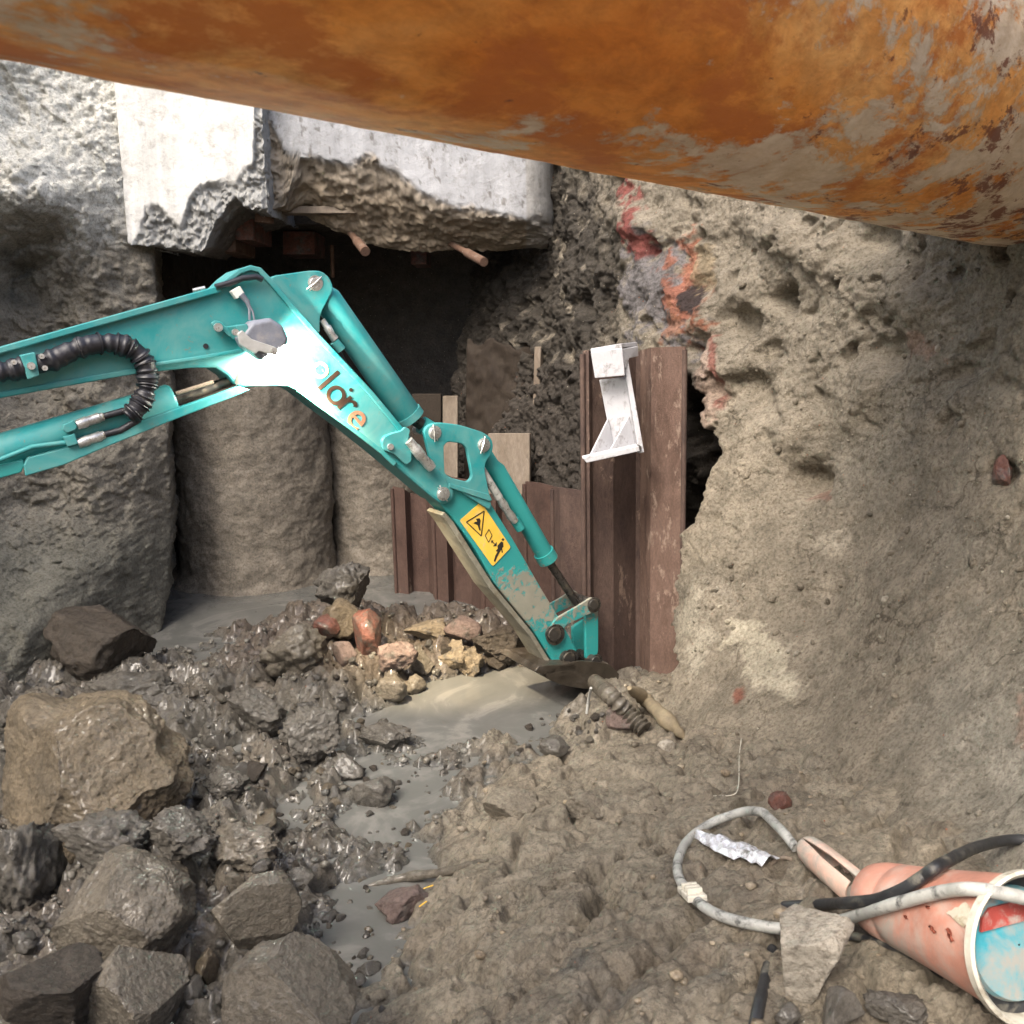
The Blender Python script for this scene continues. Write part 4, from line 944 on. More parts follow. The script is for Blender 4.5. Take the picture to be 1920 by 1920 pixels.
bk_side = [(1004, 1250), (1030, 1240), (1070, 1230), (1124, 1236), (1144, 1256), (1138, 1276), (1110, 1284), (1070, 1282), (1030, 1274), (1010, 1264)]
bk = empty('bucket', AP(1068, 1300, -.1)); bk.parent = ex; bk.location = Vector(WLOC[bk.name] - WLOC[ex.name])
extr('side_plate', rnd(bk_side, 10), .06, .045, M_BUCKET, bk, .003, at=-.02); extr('side_plate', rnd(bk_side, 10), -.24, -.255, M_BUCKET, bk, .003, at=-.02)
shell = [(1124, 1236), (1144, 1256), (1138, 1276), (1110, 1284), (1070, 1282), (1030, 1274), (1010, 1264), (996, 1254), (990, 1248)]
f = [AP(x, y, .052, -.02) for x, y in shell]; g = [AP(x, y, -.248, -.02) for x, y in shell]
mobj('shell', f + g, [(i, i + 1, len(shell) + i + 1, len(shell) + i) for i in range(len(shell) - 1)], M_BUCKET, bk).modifiers.new('solid', 'SOLIDIFY').thickness = .014
extr('cutting_edge', [(986, 1250), (994, 1240), (1060, 1236), (1064, 1246), (1000, 1256)], .06, -.255, M_BUCKET, bk, .003, at=-.02)

# sleeve hose on the boom
sl = spline([AP(x, y, .035, .035) for x, y in [(-200, 712), (-80, 704), (0, 697), (40, 690), (95, 676), (150, 652), (205, 643), (248, 655), (270, 678), (277, 708), (273, 738), (258, 764), (240, 782)]], 14)
m0 = px_size(sl[len(sl) // 2]); s_ = np.linspace(0, 1, len(sl)); lump = 18.5 + 1.4 * np.sin(s_ * 60) + 1.3 * np.sin(s_ * 151 + 1) + 1.0 * np.sin(s_ * 37) + .9 * np.sign(np.sin(s_ * 230)); lump[-6:] *= np.linspace(1, .8, 6)
sleeve = tube('hose_sleeve', sl, lump * m0, M_RUBBER, ex, 18)
for i in range(70, len(sl) - 8, 9):
    rr_ = 20.2 * m0; T = sl[i + 1] - sl[i - 1]; T /= np.linalg.norm(T); T = T + .25 * math.sin(i) * an; T /= np.linalg.norm(T); u_ = np.cross(T, an); u_ /= np.linalg.norm(u_); w_ = np.cross(T, u_)
    tube('fold', [sl[i] + rr_ * (math.cos(t) * u_ + math.sin(t) * w_) for t in np.linspace(0, 2 * math.pi, 22)], .0032, M_RUBBER, sleeve, 6)
for pa_, pb_ in (([(252, 766), (226, 772), (194, 781)], [(194, 781), (188, 783), (186, 783), (164, 790), (162, 791), (144, 797)]), ([(262, 786), (226, 807), (196, 815)], [(196, 815), (190, 817), (188, 818), (168, 824), (164, 826), (146, 832)])):
    h_ = ptube('hose', pa_, 6.5, .015, M_RUBBER, ex, 10); ptube('hose_fitting', pb_, [8, 8, 10, 9, 10.5, 9.5], .015, M_STEEL, h_, 12)
clp = extr('hose_clamp', rnd([(38, 666), (66, 660), (74, 704), (52, 712)], 3), .072, .0, M_TEAL, ex, .004); cyl('bolt', 58, 686, 7, .086, .07, M_STEEL, clp, 14, at=.072)
for bx_, by_ in ((26, 679), (78, 668), (84, 690)): cyl('bolt', bx_, by_, 5, .08, .06, M_STEEL, clp, 10, at=.07)
# boom cylinder with guard under the boom
bo = empty('boom_cylinder', AP(120, 850, -.1)); bo.parent = ex; bo.location = Vector(WLOC[bo.name] - WLOC[ex.name])
ptube('barrel', [(-420, 985), (0, 848), (320, 752), (326, 750)], [36, 34, 32, 28], -.06, M_TEAL, bo, 26)
ptube('rod', [(322, 752), (440, 712)], 10, -.06, M_ROD, bo, 14); ptube('rod', [(330, 738), (400, 716)], 4, -.02, M_BOARD, bo, 8)
extr('guard', [(44, 872), (52, 858), (128, 838), (200, 812), (330, 766), (400, 742), (448, 724), (469, 731), (440, 744), (330, 786), (200, 838), (120, 872), (48, 893)], .02, -.02, M_TEAL, bo, .004)
extr('guard', [(-420, 962), (0, 872), (44, 862), (46, 872), (40, 886), (0, 897), (-420, 1010)], .012, -.02, M_TEALMUD, bo, .004, mud=lambda x, y: .38)
ptube('pipe', [(-300, 930), (0, 862), (30, 850), (60, 838), (90, 834), (124, 830)], 5, .02, M_TEAL, bo, 10)
extr('valve_block', rnd([(119, 797), (138, 788), (145, 800), (142, 806), (126, 812), (118, 806)], 2), .035, .0, M_TEAL, bo, .003); extr('valve_block', rnd([(119, 820), (140, 813), (147, 832), (127, 838)], 2), .035, .0, M_TEAL, bo, .003)

# work light, lit
wl = empty('work_light', AP(495, 640, .06)); wl.parent = ex; wl.location = Vector(WLOC[wl.name] - WLOC[ex.name])
hexo = [(446, 634), (470, 602), (506, 596), (529, 611), (540, 634), (538, 646), (504, 668), (490, 676), (474, 664), (455, 650)]
fo = [AP(x, y, .13, .13) for x, y in hexo]; ce = sum(fo) / len(fo); k = len(fo)
mid = [ce + (p - ce) * 1.0 - an * .05 for p in fo]; fr = [ce + (p - ce) * .86 + an * .018 for p in fo]; bk2 = [ce + (p - ce) * .9 - an * .085 for p in fo]
V = fr + fo + mid + bk2; F = [tuple(range(k))] + [(r_ * k + i, r_ * k + (i + 1) % k, (r_ + 1) * k + (i + 1) % k, (r_ + 1) * k + i) for r_ in range(3) for i in range(k)] + [tuple(3 * k + i for i in range(k))[::-1]]
mobj('housing', V, F, M_LAMP, wl, bevel=.006)
extr('yoke', rnd([(444, 626), (452, 619), (470, 636), (512, 650), (521, 656), (516, 668), (500, 662), (482, 658), (478, 664), (448, 646)], 3), .165, .15, M_LAMPB, wl, .002, at=.15)
cyl('bolt', 511, 658, 5, .172, .16, M_STEEL, wl, 12, at=.16)
extr('arm_bracket', rnd([(396, 606), (404, 600), (416, 604), (422, 612), (444, 612), (449, 622), (440, 634), (428, 630), (416, 618), (404, 620)], 3), .03, .012, M_TEAL, wl, .003)
extr('arm_bracket', rnd([(426, 612), (448, 608), (454, 628), (436, 636)], 3), .14, .012, M_TEAL, wl, .003, at=.03)
cyl('bolt', 408, 614, 8, .045, .03, M_STEEL, wl, 14, at=.03); cyl('bolt', 440, 623, 6, .155, .14, M_STEEL, wl, 14, at=.14)
extr('connector', rnd([(433, 546), (450, 536), (459, 550), (444, 561)], 2), .045, .012, M_WHITEPLUG, wl, .002)
ptube('cable', [(452, 552), (464, 566), (468, 580), (468, 600)], [6, 5, 3, 2.5], .05, M_LAMP, wl, 8); ptube('cable', [(465, 568), (474, 584), (477, 600)], 2, .06, M_LAMP, wl, 8)
lens_c = AP(512, 664, .095, .095); aim = ground_hit(862, 1225); ldir = aim - lens_c; ldir /= np.linalg.norm(ldir)
m, nt, b = mat_new('lamp_lens_lit'); b.inputs['Emission Color'].default_value = (1, .93, .8, 1); b.inputs['Emission Strength'].default_value = 700; b.inputs['Base Color'].default_value = (.8, .8, .8, 1)
ln_ = ldir * .85 - an * .55; ln_ /= np.linalg.norm(ln_); u_ = np.cross(ln_, azv); u_ /= np.linalg.norm(u_); w_ = np.cross(ln_, u_)
V = [lens_c + ln_ * .012 + .034 * (math.cos(t) * u_ + math.sin(t) * w_) for t in np.linspace(0, 2 * math.pi, 20, endpoint=False)]
mobj('lens', V + [v - ln_ * .02 for v in V], [tuple(range(20)), tuple(range(39, 19, -1))] + [(i, (i + 1) % 20, 20 + (i + 1) % 20, 20 + i) for i in range(20)], m, wl)
ld = bpy.data.lights.new('work_beam', 'SPOT'); ld.energy = 300; ld.color = (1.0, .80, .52); ld.spot_size = R(44); ld.spot_blend = 1.0; ld.shadow_soft_size = .03
lo_ = bpy.data.objects.new('work_beam', ld); COL.objects.link(lo_); lo_.parent = wl; lo_.location = Vector(lens_c + ldir * .05 - WLOC[wl.name])
lo_.rotation_euler = Vector(-ldir).to_track_quat('Z', 'Y').to_euler()
# ------------------------------------------------------------------ rocks and clods
def rock_data(seed, sub=3, cuts=6, amp=.18, fine=.05, sharp=1.0):
    bm = bmesh.new(); bmesh.ops.create_icosphere(bm, subdivisions=sub, radius=1.0)
    v = np.array([x.co[:] for x in bm.verts]); f = np.array([[k.index for k in p.verts] for p in bm.faces]); bm.free()
    r_ = np.random.RandomState(seed); v0 = v.copy()
    v = v * (1 + amp * fbm(v0 + seed * 1.7, 1.3, 2, .5, seed))[:, None]
    for k in range(cuts):
        n_ = r_.normal(size=3); n_ /= np.linalg.norm(n_); d_ = r_.uniform(.5, .85)
        ex_ = v @ n_ - d_; v = v - sharp * np.clip(ex_, 0, None)[:, None] * n_
    v = v * (1 + fine * fbm(v0 + seed, 3.5, 4, .6, seed + 3) + fine * .5 * fbm(v0 + seed, 11, 3, .6, seed + 5, 'billow'))[:, None]
    if sub >= 4:
        v = v * (1 + .011 * fbm(v0 + seed, 6, 3, .5, seed + 7) + .002 * fbm(v0 + seed, 24, 3, .62, seed + 8, 'billow'))[:, None]
    lo, hi = v.min(0), v.max(0); v = (v - (lo + hi) / 2) / ((hi - lo) / 2); return v, f
def rock_mesh(name, v, f, mat):
    me = bpy.data.meshes.new(name); me.from_pydata(v.tolist(), [], f.tolist()); me.update()
    me.polygons.foreach_set('use_smooth', [True] * len(me.polygons)); me.materials.append(mat); return me
def rock(px, py, w, h, mat, label, seed, sub=4, cuts=6, amp=.2, fine=.06, rot=0, depth=None, zlift=None, name='rock', cat='rock', group=None):
    """px, py: centre of the rock in the picture; it is set down on the ground below that point"""
    foot = ground_hit(px, py + h * .40); s = px_size(foot); W, H = w * s, h * s / .92; D = depth * s if depth else (W + H) / 2
    v, f = rock_data(seed, sub, cuts, amp, fine)
    v = v * np.array([W / 2, D / 2, H / 2]); a = R(rot); v[:, :2] = v[:, :2] @ np.array([[math.cos(a), math.sin(a)], [-math.sin(a), math.cos(a)]])
    cz_ = (zlift if zlift is not None else 0) + foot[2] + H * .31
    c = np.array([foot[0], foot[1] + D * .18, cz_])
    c0 = np.array([c[0], c[1], c[2] - H / 2]); v[:, 2] += H / 2
    o = bpy.data.objects.new(name, rock_mesh(name, v, f, mat)); COL.objects.link(o); o.location = Vector(c0); WLOC[o.name] = c0
    return tag(o, label, cat, group)
rock(176, 1208, 192, 128, M_ROCKD, 'dark wet brown boulder at the pool edge under the pile wall', 1, 5, 7, .15)
rock(165, 1430, 350, 285, M_ROCKT, 'largest tan boulder with ridged face at the left edge', 28, 7, 8, .26, .032, 20, zlift=-.05)
rock(230, 1690, 250, 210, M_ROCKB, 'big wet grey-brown rock in the lower left pile', 33, 7, 9, .22, .030, zlift=-.03)
rock(250, 1850, 200, 190, M_ROCKB, 'wet brown rock at the bottom edge under the big lower left rock', 34, 7, 9, .22, .028, 40, zlift=-.03)
rock(480, 1708, 166, 140, M_ROCKB, 'flat topped glistening rock just above the rounded one', 41, 7, 7, .12, .018)
rock(542, 1856, 252, 200, M_ROCKB, 'rounded wet boulder at the bottom edge left of the water', 42, 7, 4, .15, .020, zlift=-.03)
rock(90, 1866, 200, 130, M_ROCKD, 'dark smooth rock in the bottom left corner', 43, 5, 5, .15, .04)
rock(45, 1620, 110, 190, M_ROCKG, 'lumpy dark clod at the left edge below the tan boulder', 44, 5, 5, .3, .12)
rock(190, 1580, 170, 110, M_ROCKG, 'lumpy dark wet clod directly under the tan boulder', 45, 5, 5, .3, .12)
rock(388, 1815, 42, 78, M_ROCKT, 'small upright oval stone in the gap left of the rounded boulder', 46, 4)
rock(352, 1800, 44, 62, M_ROCKB, 'small dark stone leaning on the upright oval stone', 47, 4)
rock(330, 1565, 150, 90, M_ROCKG, 'ragged grey clod right of the tan boulder foot', 48, 5, 5, .3, .13)
rock(450, 1590, 150, 90, M_ROCKB, 'ragged brown clod in the middle of the rubble', 49, 5, 5, .3, .13)
rock(310, 1655, 110, 90, M_ROCKB, 'dull brown clod above the big lower left rock', 50, 5, 5, .3, .1)
rock(640, 1140, 112, 92, M_ROCKG, 'shiny pale grey lump on top of the rubble heap by the pool', 51, 5, 5, .3, .14, zlift=.12)
rock(640, 1180, 74, 74, M_ROCKT, 'brown angular stone under the shiny grey lump', 52, 4, zlift=.06)
rock(692, 1194, 58, 88, M_BRICK, 'upright red brick chunk in the rubble heap', 53, 4, 8, .1, .04, 20, zlift=.02, name='brick_chunk', cat='brick')
rock(608, 1188, 68, 44, M_BRICK, 'tilted red brick chunk left of the shiny grey lump', 54, 4, 8, .1, .04, -20, zlift=.04, name='brick_chunk', cat='brick')
rock(646, 1226, 50, 46, M_ROCKR, 'small flat pinkish stone facing the camera in the heap', 55, 3, 9, .1, .03)
rock(545, 1220, 130, 100, M_ROCKB, 'brown striated clod on the left side of the heap', 56, 5, 5, .3, .12)
rock(868, 1192, 76, 44, M_ROCKR, 'pinkish flat slab lit by the work light', 57, 4, 7, .1, .04, zlift=.04)
rock(852, 1232, 60, 62, M_ROCKY, 'tall ochre lump in the pool of warm lamp light', 58, 4, 5, .3, .14)
rock(884, 1240, 54, 50, M_ROCKY, 'right-hand ochre lump in the warm lamp light at the water', 59, 4, 5, .3, .14)
rock(800, 1190, 90, 46, M_ROCKY, 'ochre clod on top of the heap left of the pink slab', 60, 4, 5, .3, .14, zlift=.02)
rock(792, 1236, 46, 46, M_ROCKB, 'dark round stone left of the ochre lumps', 61, 4)
rock(745, 1232, 80, 60, M_ROCKR, 'reddish brown clod in the middle of the heap', 62, 4, 5, .3, .12)
rock(735, 1290, 60, 46, M_ROCKB, 'grey-brown stone at the puddle shore below the heap', 63, 4)
rock(780, 1285, 40, 40, M_ROCKB, 'smaller stone at the puddle shore right of its neighbour', 64, 4)
rock(940, 1205, 110, 70, M_ROCKD, 'dark crumbly clod between the heap and the dipper', 65, 5, 5, .3, .13)
rock(930, 1245, 40, 30, M_ROCKD, 'small dark clod at the waterline below the crumbly clod', 66, 4)
rock(720, 1384, 106, 44, M_ROCKG, 'dark undercut clod lying in the puddle on its left shore', 67, 5, 5, .25, .1)
rock(580, 1375, 120, 90, M_ROCKG, 'large grey wet clod left of the undercut clod', 68, 5, 5, .3, .14)
rock(480, 1330, 120, 80, M_ROCKG, 'pale muddy clod between the tan boulder and the heap', 69, 5, 5, .3, .12)
rock(240, 1300, 190, 66, M_ROCKG, 'ridge of shiny wet grey mud behind the tan boulder', 70, 5, 4, .35, .16)
rock(700, 1485, 80, 60, M_ROCKG, 'flat topped grey clod at the left shore of the channel', 71, 4, 6, .2, .08)
rock(650, 1440, 70, 50, M_ROCKG, 'craggy grey clod standing in shallow water', 72, 4, 5, .3, .14)
rock(755, 1690, 100, 60, M_ROCKR, 'reddish clod on the mud bank edge near the straw', 73, 4, 5, .2, .1, 30)
rock(1525, 1795, 158, 160, M_ROCKP, 'pale angular rock with chalky side in front of the hose loop', 74, 5, 8, .1, .035, 15)
rock(1582, 1898, 84, 76, M_ROCKG, 'blue-grey broken stone at the bottom edge below the pale rock', 75, 4, 7, .1, .04)
rock(1478, 1905, 50, 40, M_ROCKG, 'small grey pebble lying against the black hose end', 76, 4)
rock(1164, 1348, 66, 44, M_ROCKR, 'flat grey-purple stone beside the corrugated hose', 77, 4, 8, .1, .04)
rock(1040, 1400, 60, 30, M_ROCKG, 'low grey stone on the right shore of the puddle', 78, 4)
rock(1250, 1400, 36, 24, M_ROCKP, 'small pale stone on the slope right of the mud-coated pipe', 79, 3)
rock(1465, 1503, 46, 34, M_BRICK, 'round red-brown stone pressed into the slope above the hose loop', 80, 4, 3, .15, .05)
rock(1690, 1900, 120, 60, M_ROCKG, 'crumbly grey clod at the bottom edge below the canister', 81, 5, 5, .3, .12)
rock(1100, 1500, 90, 50, M_BANKROCK, 'dull brown clod bedded in the mud bank crest', 82, 5, 4, .2, .08, zlift=-.025)
rock(960, 1500, 110, 60, M_BANKROCK, 'rounded tan stone bedded in the edge of the mud bank', 83, 5, 3, .15, .05, zlift=-.025)
rock(560, 1650, 60, 44, M_ROCKG, 'small dark clod above the flat topped rock', 84, 4)
rock(440, 1655, 44, 44, M_ROCKB, 'smooth greenish pebble left of the flat topped rock', 85, 4)
rock(20, 1340, 90, 80, M_ROCKG, 'muddy clod behind the tan boulder at the left edge', 86, 5, 5, .3, .12)
rock(420, 1470, 90, 60, M_ROCKG, 'soft grey clod right of the tan boulder', 87, 5, 5, .3, .14)
# rust-brown stone embedded in the right face
st = P(1879, 885, 3.36); v, f = rock_data(90, 4, 4, .2, .06); v = v * np.array([.028, .05, .062])
o = bpy.data.objects.new('rock', rock_mesh('rock', v, f, M_BRICK)); COL.objects.link(o); o.location = Vector(st); tag(o, 'rust-brown stone stuck in the soil face at the right edge', 'rock')

# countable small clods: shared meshes
var = []
for k in range(14):
    mt = (M_ROCKG, M_ROCKB, M_ROCKG, M_ROCKB, M_ROCKD, M_ROCKG, M_ROCKT)[k % 7]
    var.append(rock_mesh('clod', *rock_data(300 + k, 3, 5, .32, .15), mt))
rs = np.random.RandomState(5); zones = [
 (130, [(330, 1290), (560, 1260), (700, 1330), (640, 1440), (660, 1560), (560, 1640), (380, 1640), (340, 1480)], 'small wet grey clod in the rubble between the tan boulder and the water', 'grey clods in the rubble field', (12, 52)),
 (50, [(560, 1180), (720, 1170), (900, 1190), (960, 1230), (880, 1260), (720, 1290), (560, 1270)], 'small brown lump in the heap below the dipper', 'brown lumps in the heap', (10, 32)),
 (40, [(0, 1560), (330, 1600), (420, 1700), (420, 1900), (0, 1900)], 'small dark clod wedged between the rocks at the lower left', 'dark clods between the lower left rocks', (14, 56)),
 (36, [(680, 1420), (900, 1420), (840, 1500), (800, 1600), (690, 1600)], 'tiny clod poking out of the water channel', 'clods in the water channel', (7, 20)),
 (40, [(1000, 1350), (1150, 1300), (1200, 1370), (1080, 1400), (960, 1420)], 'small dark gravel lump on the bank tip by the corrugated hose', 'gravel lumps on the bank tip', (8, 22)),
 (30, [(600, 1640), (700, 1640), (720, 1900), (640, 1900)], 'small wet stone beside the lower water channel', 'stones beside the lower channel', (10, 40))]
CLODS = []
for cnt, poly, lab, grp, (s0_, s1_) in zones:
    n_ = 0; pa_ = np.array(poly, float)
    while n_ < cnt:
        x, y = rs.uniform(pa_[:, 0].min(), pa_[:, 0].max()), rs.uniform(pa_[:, 1].min(), pa_[:, 1].max())
        if not inpoly(np.array([x]), np.array([y]), poly)[0]: continue
        g = ground_hit(x, y); w = min(s0_ * (1 + rs.pareto(2.2)), s1_) * px_size(g) / 2
        o = bpy.data.objects.new('clod', var[rs.randint(14)]); COL.objects.link(o); k_ = rs.uniform(.7, 1.2, 3)
        o.scale = (w * k_[0], w * k_[1], w * k_[2] * .8); o.rotation_euler = (rs.uniform(-.5, .5), rs.uniform(-.5, .5), rs.uniform(0, 6.28))
        o.location = Vector(g + np.array([0, 0, w * .25])); tag(o, lab, 'clod', grp); n_ += 1; CLODS.append((o, x, y, lab))
# each small clod is told apart by the named rock it lies next to
HANDLES = [(176, 1208, 'dark pool-edge boulder'), (165, 1430, 'largest tan boulder'), (230, 1690, 'big lower left rock'), (480, 1708, 'flat topped glistening rock'), (542, 1856, 'rounded bottom-edge boulder'),
 (90, 1866, 'bottom left corner rock'), (388, 1815, 'upright oval stone'), (640, 1140, 'shiny grey lump'), (692, 1194, 'upright red brick chunk'), (868, 1192, 'pinkish flat slab'), (852, 1232, 'tall ochre lump'),
 (940, 1205, 'dark crumbly clod'), (720, 1384, 'undercut clod'), (580, 1375, 'large grey wet clod'), (700, 1485, 'flat topped grey clod'), (755, 1690, 'reddish bank clod'), (1164, 1348, 'flat grey-purple stone'), (450, 1590, 'ragged brown clod'),
 (330, 1565, 'ragged grey clod'), (545, 1220, 'brown striated clod'), (960, 1500, 'rounded tan bank stone'), (1040, 1400, 'low grey shore stone')]
WORDS = {'wet_grey_rock': 'grey', 'wet_brown_rock': 'brown', 'dark_rock': 'dark', 'tan_rock': 'tan'}
ORD = ['nearest', 'second nearest', 'third nearest', 'fourth nearest', 'fifth nearest', 'sixth nearest', 'seventh nearest', 'eighth nearest', 'ninth nearest', 'tenth nearest']
bins = {}
for o, x, y, lab in CLODS:
    hx, hy, hn = min(HANDLES, key=lambda h: (h[0] - x) ** 2 + (h[1] - y) ** 2); dx, dy = x - hx, y - hy
    dr = ('left of' if dx < 0 else 'right of') if abs(dx) > abs(dy) else ('behind' if dy < 0 else 'in front of')
    bins.setdefault((hn, dr, WORDS[o.data.materials[0].name]), []).append((dx * dx + dy * dy, o))
for (hn, dr, cw), lst in bins.items():
    for k, (_, o) in enumerate(sorted(lst, key=lambda t: t[0])):
        o['label'] = f"{ORD[k]} small {cw} clod {dr} the {hn}" if k < len(ORD) else f"small {cw} clod farther {dr} the {hn}"
# fine gravel and crumbs: one mass
bv, bf = rock_data(400, 1, 3, .3, .1); VV, FF, BANK = [], [], []; cnt = 0
for k in range(9000):
    x, y = rs.uniform(-2.6, 1.5), rs.uniform(1.7, 6.0)
    z = ground_z(x, y)
    if z < -.012: continue
    ppx_, ppy_ = project(np.array([x, y, z]))
    bank = ppx_ > 1000 - (ppy_ - 1250) * .62; dens = .14 if bank else 1.0
    if rs.rand() > dens: continue
    s = min(.0045 * (1 + rs.pareto(2.0)), .018); a = rs.uniform(0, 6.28); ca, sa = math.cos(a), math.sin(a)
    v = bv * np.array([s, s * rs.uniform(.6, 1), s * rs.uniform(.5, .9)]); v = np.stack([v[:, 0] * ca - v[:, 1] * sa, v[:, 0] * sa + v[:, 1] * ca, v[:, 2]], 1) + np.array([x, y, z + s * .3])
    BANK.append(bank); VV.append(v); FF.append(bf + cnt * len(bv)); cnt += 1
VV = np.vstack(VV); FF = np.vstack(FF)
gt = np.repeat(np.where(np.array(BANK)[:, None], np.array([.26, .22, .165]), np.array([.14, .135, .12])) * rs.uniform(.6, 1.7, (cnt, 1)) * np.array([1, .96, .9]) ** rs.uniform(0, 2, (cnt, 1)), len(bv), 0)
tag(raw_mesh('gravel', VV, FF, M_FLOOR, gt), 'loose gravel and crumbs strewn over the muddy floor', 'gravel', kind='stuff')

# crumbs and chips stuck in the right face: one mass
VV, FF, TT, cnt = [], [], [], 0
for k in range(1500):
    i, j = rs.randint(290, rshp[0] - 60), rs.randint(25, rshp[1] - 60); p = RW_V[i, j]; s = min(.004 * (1 + rs.pareto(2.3)), .02)
    v = bv * np.array([s, s * rs.uniform(.6, 1), s * rs.uniform(.5, 1)]); a = rs.uniform(0, 6.28); ca, sa = math.cos(a), math.sin(a)
    VV.append(np.stack([v[:, 0] * ca - v[:, 2] * sa, v[:, 1], v[:, 0] * sa + v[:, 2] * ca], 1) + p + np.array([m2[0], m2[1], 0]) * s * .2); FF.append(bf + cnt * len(bv)); cnt += 1
    TT.append(np.repeat((RW_T[i, j] * rs.uniform(.75, 1.25) if rs.rand() > .12 else np.array([.4, .36, .29]))[None], len(bv), 0))
tag(raw_mesh('soil_crumbs', np.vstack(VV), np.vstack(FF), M_WALL, np.vstack(TT)), 'soil crumbs and pale chips stuck in the right face', 'crumbs', kind='stuff')

# ------------------------------------------------------------------ hoses, cables, canister and scraps at the lower right
def gpath(pts, over=None):                                             # (px, py, height above ground)
    out = []
    for px, py, h in pts:
        d = ray(px, py); t = 1.4
        while t < 7:
            p = EYE + d * t
            if p[2] <= max(ground_z(p[0], p[1]), 0) + h: break
            if over is not None and over(p): break
            t += .005
        out.append(p)
    return np.array(out)
def ghose(name, pts, r, mat, label, cat, rough=0, seg=14, n=10, over=None):
    sp = spline(gpath(pts, over), n); k = len(sp); rad = np.full(k, r); e_ = np.arange(k)
    if rough > .2: rad = rad * np.sqrt(np.clip(np.minimum(e_, k - 1 - e_) / 5.0, .12, 1))
    if rough: rad = rad * (1 + rough * fbm(sp.astype(np.float32), 25, 3, .6, 7))
    return tag(tube(name, sp, rad, mat, None, seg), label, cat)
# canister
ca = gpath([(1664, 1690, .075)])[0]; cb = gpath([(1930, 1778, .16)])[0]
axc = cb - ca; Lc = np.linalg.norm(axc); axc /= Lc; u1 = np.cross(axc, (0, 0, 1)); u1 /= np.linalg.norm(u1); u2 = np.cross(u1, axc)
rimr = 136 * px_size(cb); endr = 68 * px_size(ca)
cn = empty('plastic_canister', (ca + cb) / 2 - np.array([0, 0, .12])); tag(cn, 'faded pink-orange flared canister with pale rim and blue end at the lower right corner', 'canister')
def lathe(prof, seg=64):
    V, F = [], []
    for t, r in prof:
        for k in range(seg):
            a_ = 2 * math.pi * k / seg; V.append(ca + axc * t + r * (math.cos(a_) * u1 + math.sin(a_) * u2))
    for i in range(len(prof) - 1):
        for k in range(seg): F.append((i * seg + k, i * seg + (k + 1) % seg, (i + 1) * seg + (k + 1) % seg, (i + 1) * seg + k))
    return V, F
CPROF = prof = [(-.062, .004), (-.060, endr * .45), (-.050, endr * .75), (-.030, endr * .95), (0, endr * 1.03), (.05, endr * 1.08), (.058, endr * 1.05), (.064, endr * 1.10)]
for k in range(1, 13): t = .064 + (Lc - .064) * k / 12; prof.append((t, endr * 1.10 + (rimr * .97 - endr * 1.10) * (k / 12) ** 1.15))
def on_canister(p, m_=.014):
    t = (p - ca) @ axc; return -.062 < t < Lc + .012 and np.linalg.norm(p - ca - axc * t) < np.interp(t, *zip(*CPROF)) * 1.04 + m_
V, F = lathe(prof); mobj('body', V, F, M_PINK, cn, True, sharp=60)
V, F = lathe([(Lc - .012, rimr * .96), (Lc - .010, rimr * 1.03), (Lc + .008, rimr * 1.04), (Lc + .012, rimr * 1.0), (Lc + .006, rimr * .95), (Lc - .05, rimr * .90)]); mobj('rim', V, F, M_RIM, cn, True, sharp=50)
V, F = lathe([(Lc - .035, rimr * .91), (Lc - .04, rimr * .80), (Lc - .045, rimr * .76)]); mobj('seal', V, F, M_BLACK, cn, True)
V, F = lathe([(Lc - .042, rimr * .78), (Lc - .030, rimr * .74), (Lc - .026, rimr * .4), (Lc - .025, .002)]); ep = mobj('end_plate', V, F, M_BLUE, cn, True, sharp=40)
pts = [(-.60, .30), (.62, .30), (.56, .47), (.40, .58), (-.40, .58), (-.56, .47)]
f_ = [ca + axc * (Lc - .021) + rimr * (x * u1 + y * u2) for x, y in pts]; mobj('red_band', f_ + [p - axc * .006 for p in f_], [tuple(range(6)), tuple(range(11, 5, -1))] + [(i, (i + 1) % 6, 6 + (i + 1) % 6, 6 + i) for i in range(6)], M_REDP, ep)
hp = spline(gpath([(1492, 1590, .03), (1470, 1562, .04), (1440, 1532, .04), (1425, 1522, .035), (1390, 1523, .02), (1330, 1545, .012), (1285, 1582, .012), (1270, 1630, .012), (1290, 1672, .014), (1340, 1712, .014), (1420, 1735, .012), (1500, 1742, .02), (1570, 1728, .05), (1620, 1712, .06), (1660, 1700, .06), (1700, 1689, .06), (1740, 1678, .06), (1780, 1670, .06), (1820, 1667, .1), (1880, 1675, .16), (1960, 1700, .16), (2080, 1780, .08), (2200, 1850, .012), (2500, 1900, .012)], on_canister), 10)
hose = tube('grey_hose', hp, .0135, M_HOSE, None, 14); tag(hose, 'pale grey hose lying in a loop and passing over the canister', 'hose')
ci = int(np.argmin([np.hypot(*(np.array(project(p_)) - (1300, 1676))) for p_ in hp])); cc = hp[ci] + np.array([0, 0, .012])
tdir = hp[ci + 2] - hp[ci - 2]; tdir /= np.linalg.norm(tdir); sd_ = np.cross(tdir, (0, 0, 1)); sd_ /= np.linalg.norm(sd_); ud = np.cross(sd_, tdir)
cl = empty('hose_clip', cc)
V, F = box_mesh(cc - ud * .004, tdir * .046, sd_ * .026, ud * .008); mobj('plate', V, F, M_CREAM, cl, bevel=.003)
V, F = join(*[box_mesh(cc + tdir * k, tdir * .006, sd_ * .020, ud * .017) for k in (-.022, .0, .022)]); mobj('ridge', V, F, M_CREAM, cl, bevel=.002)
tag(cl, 'cream plastic clip fixed on the grey hose loop', 'clip')
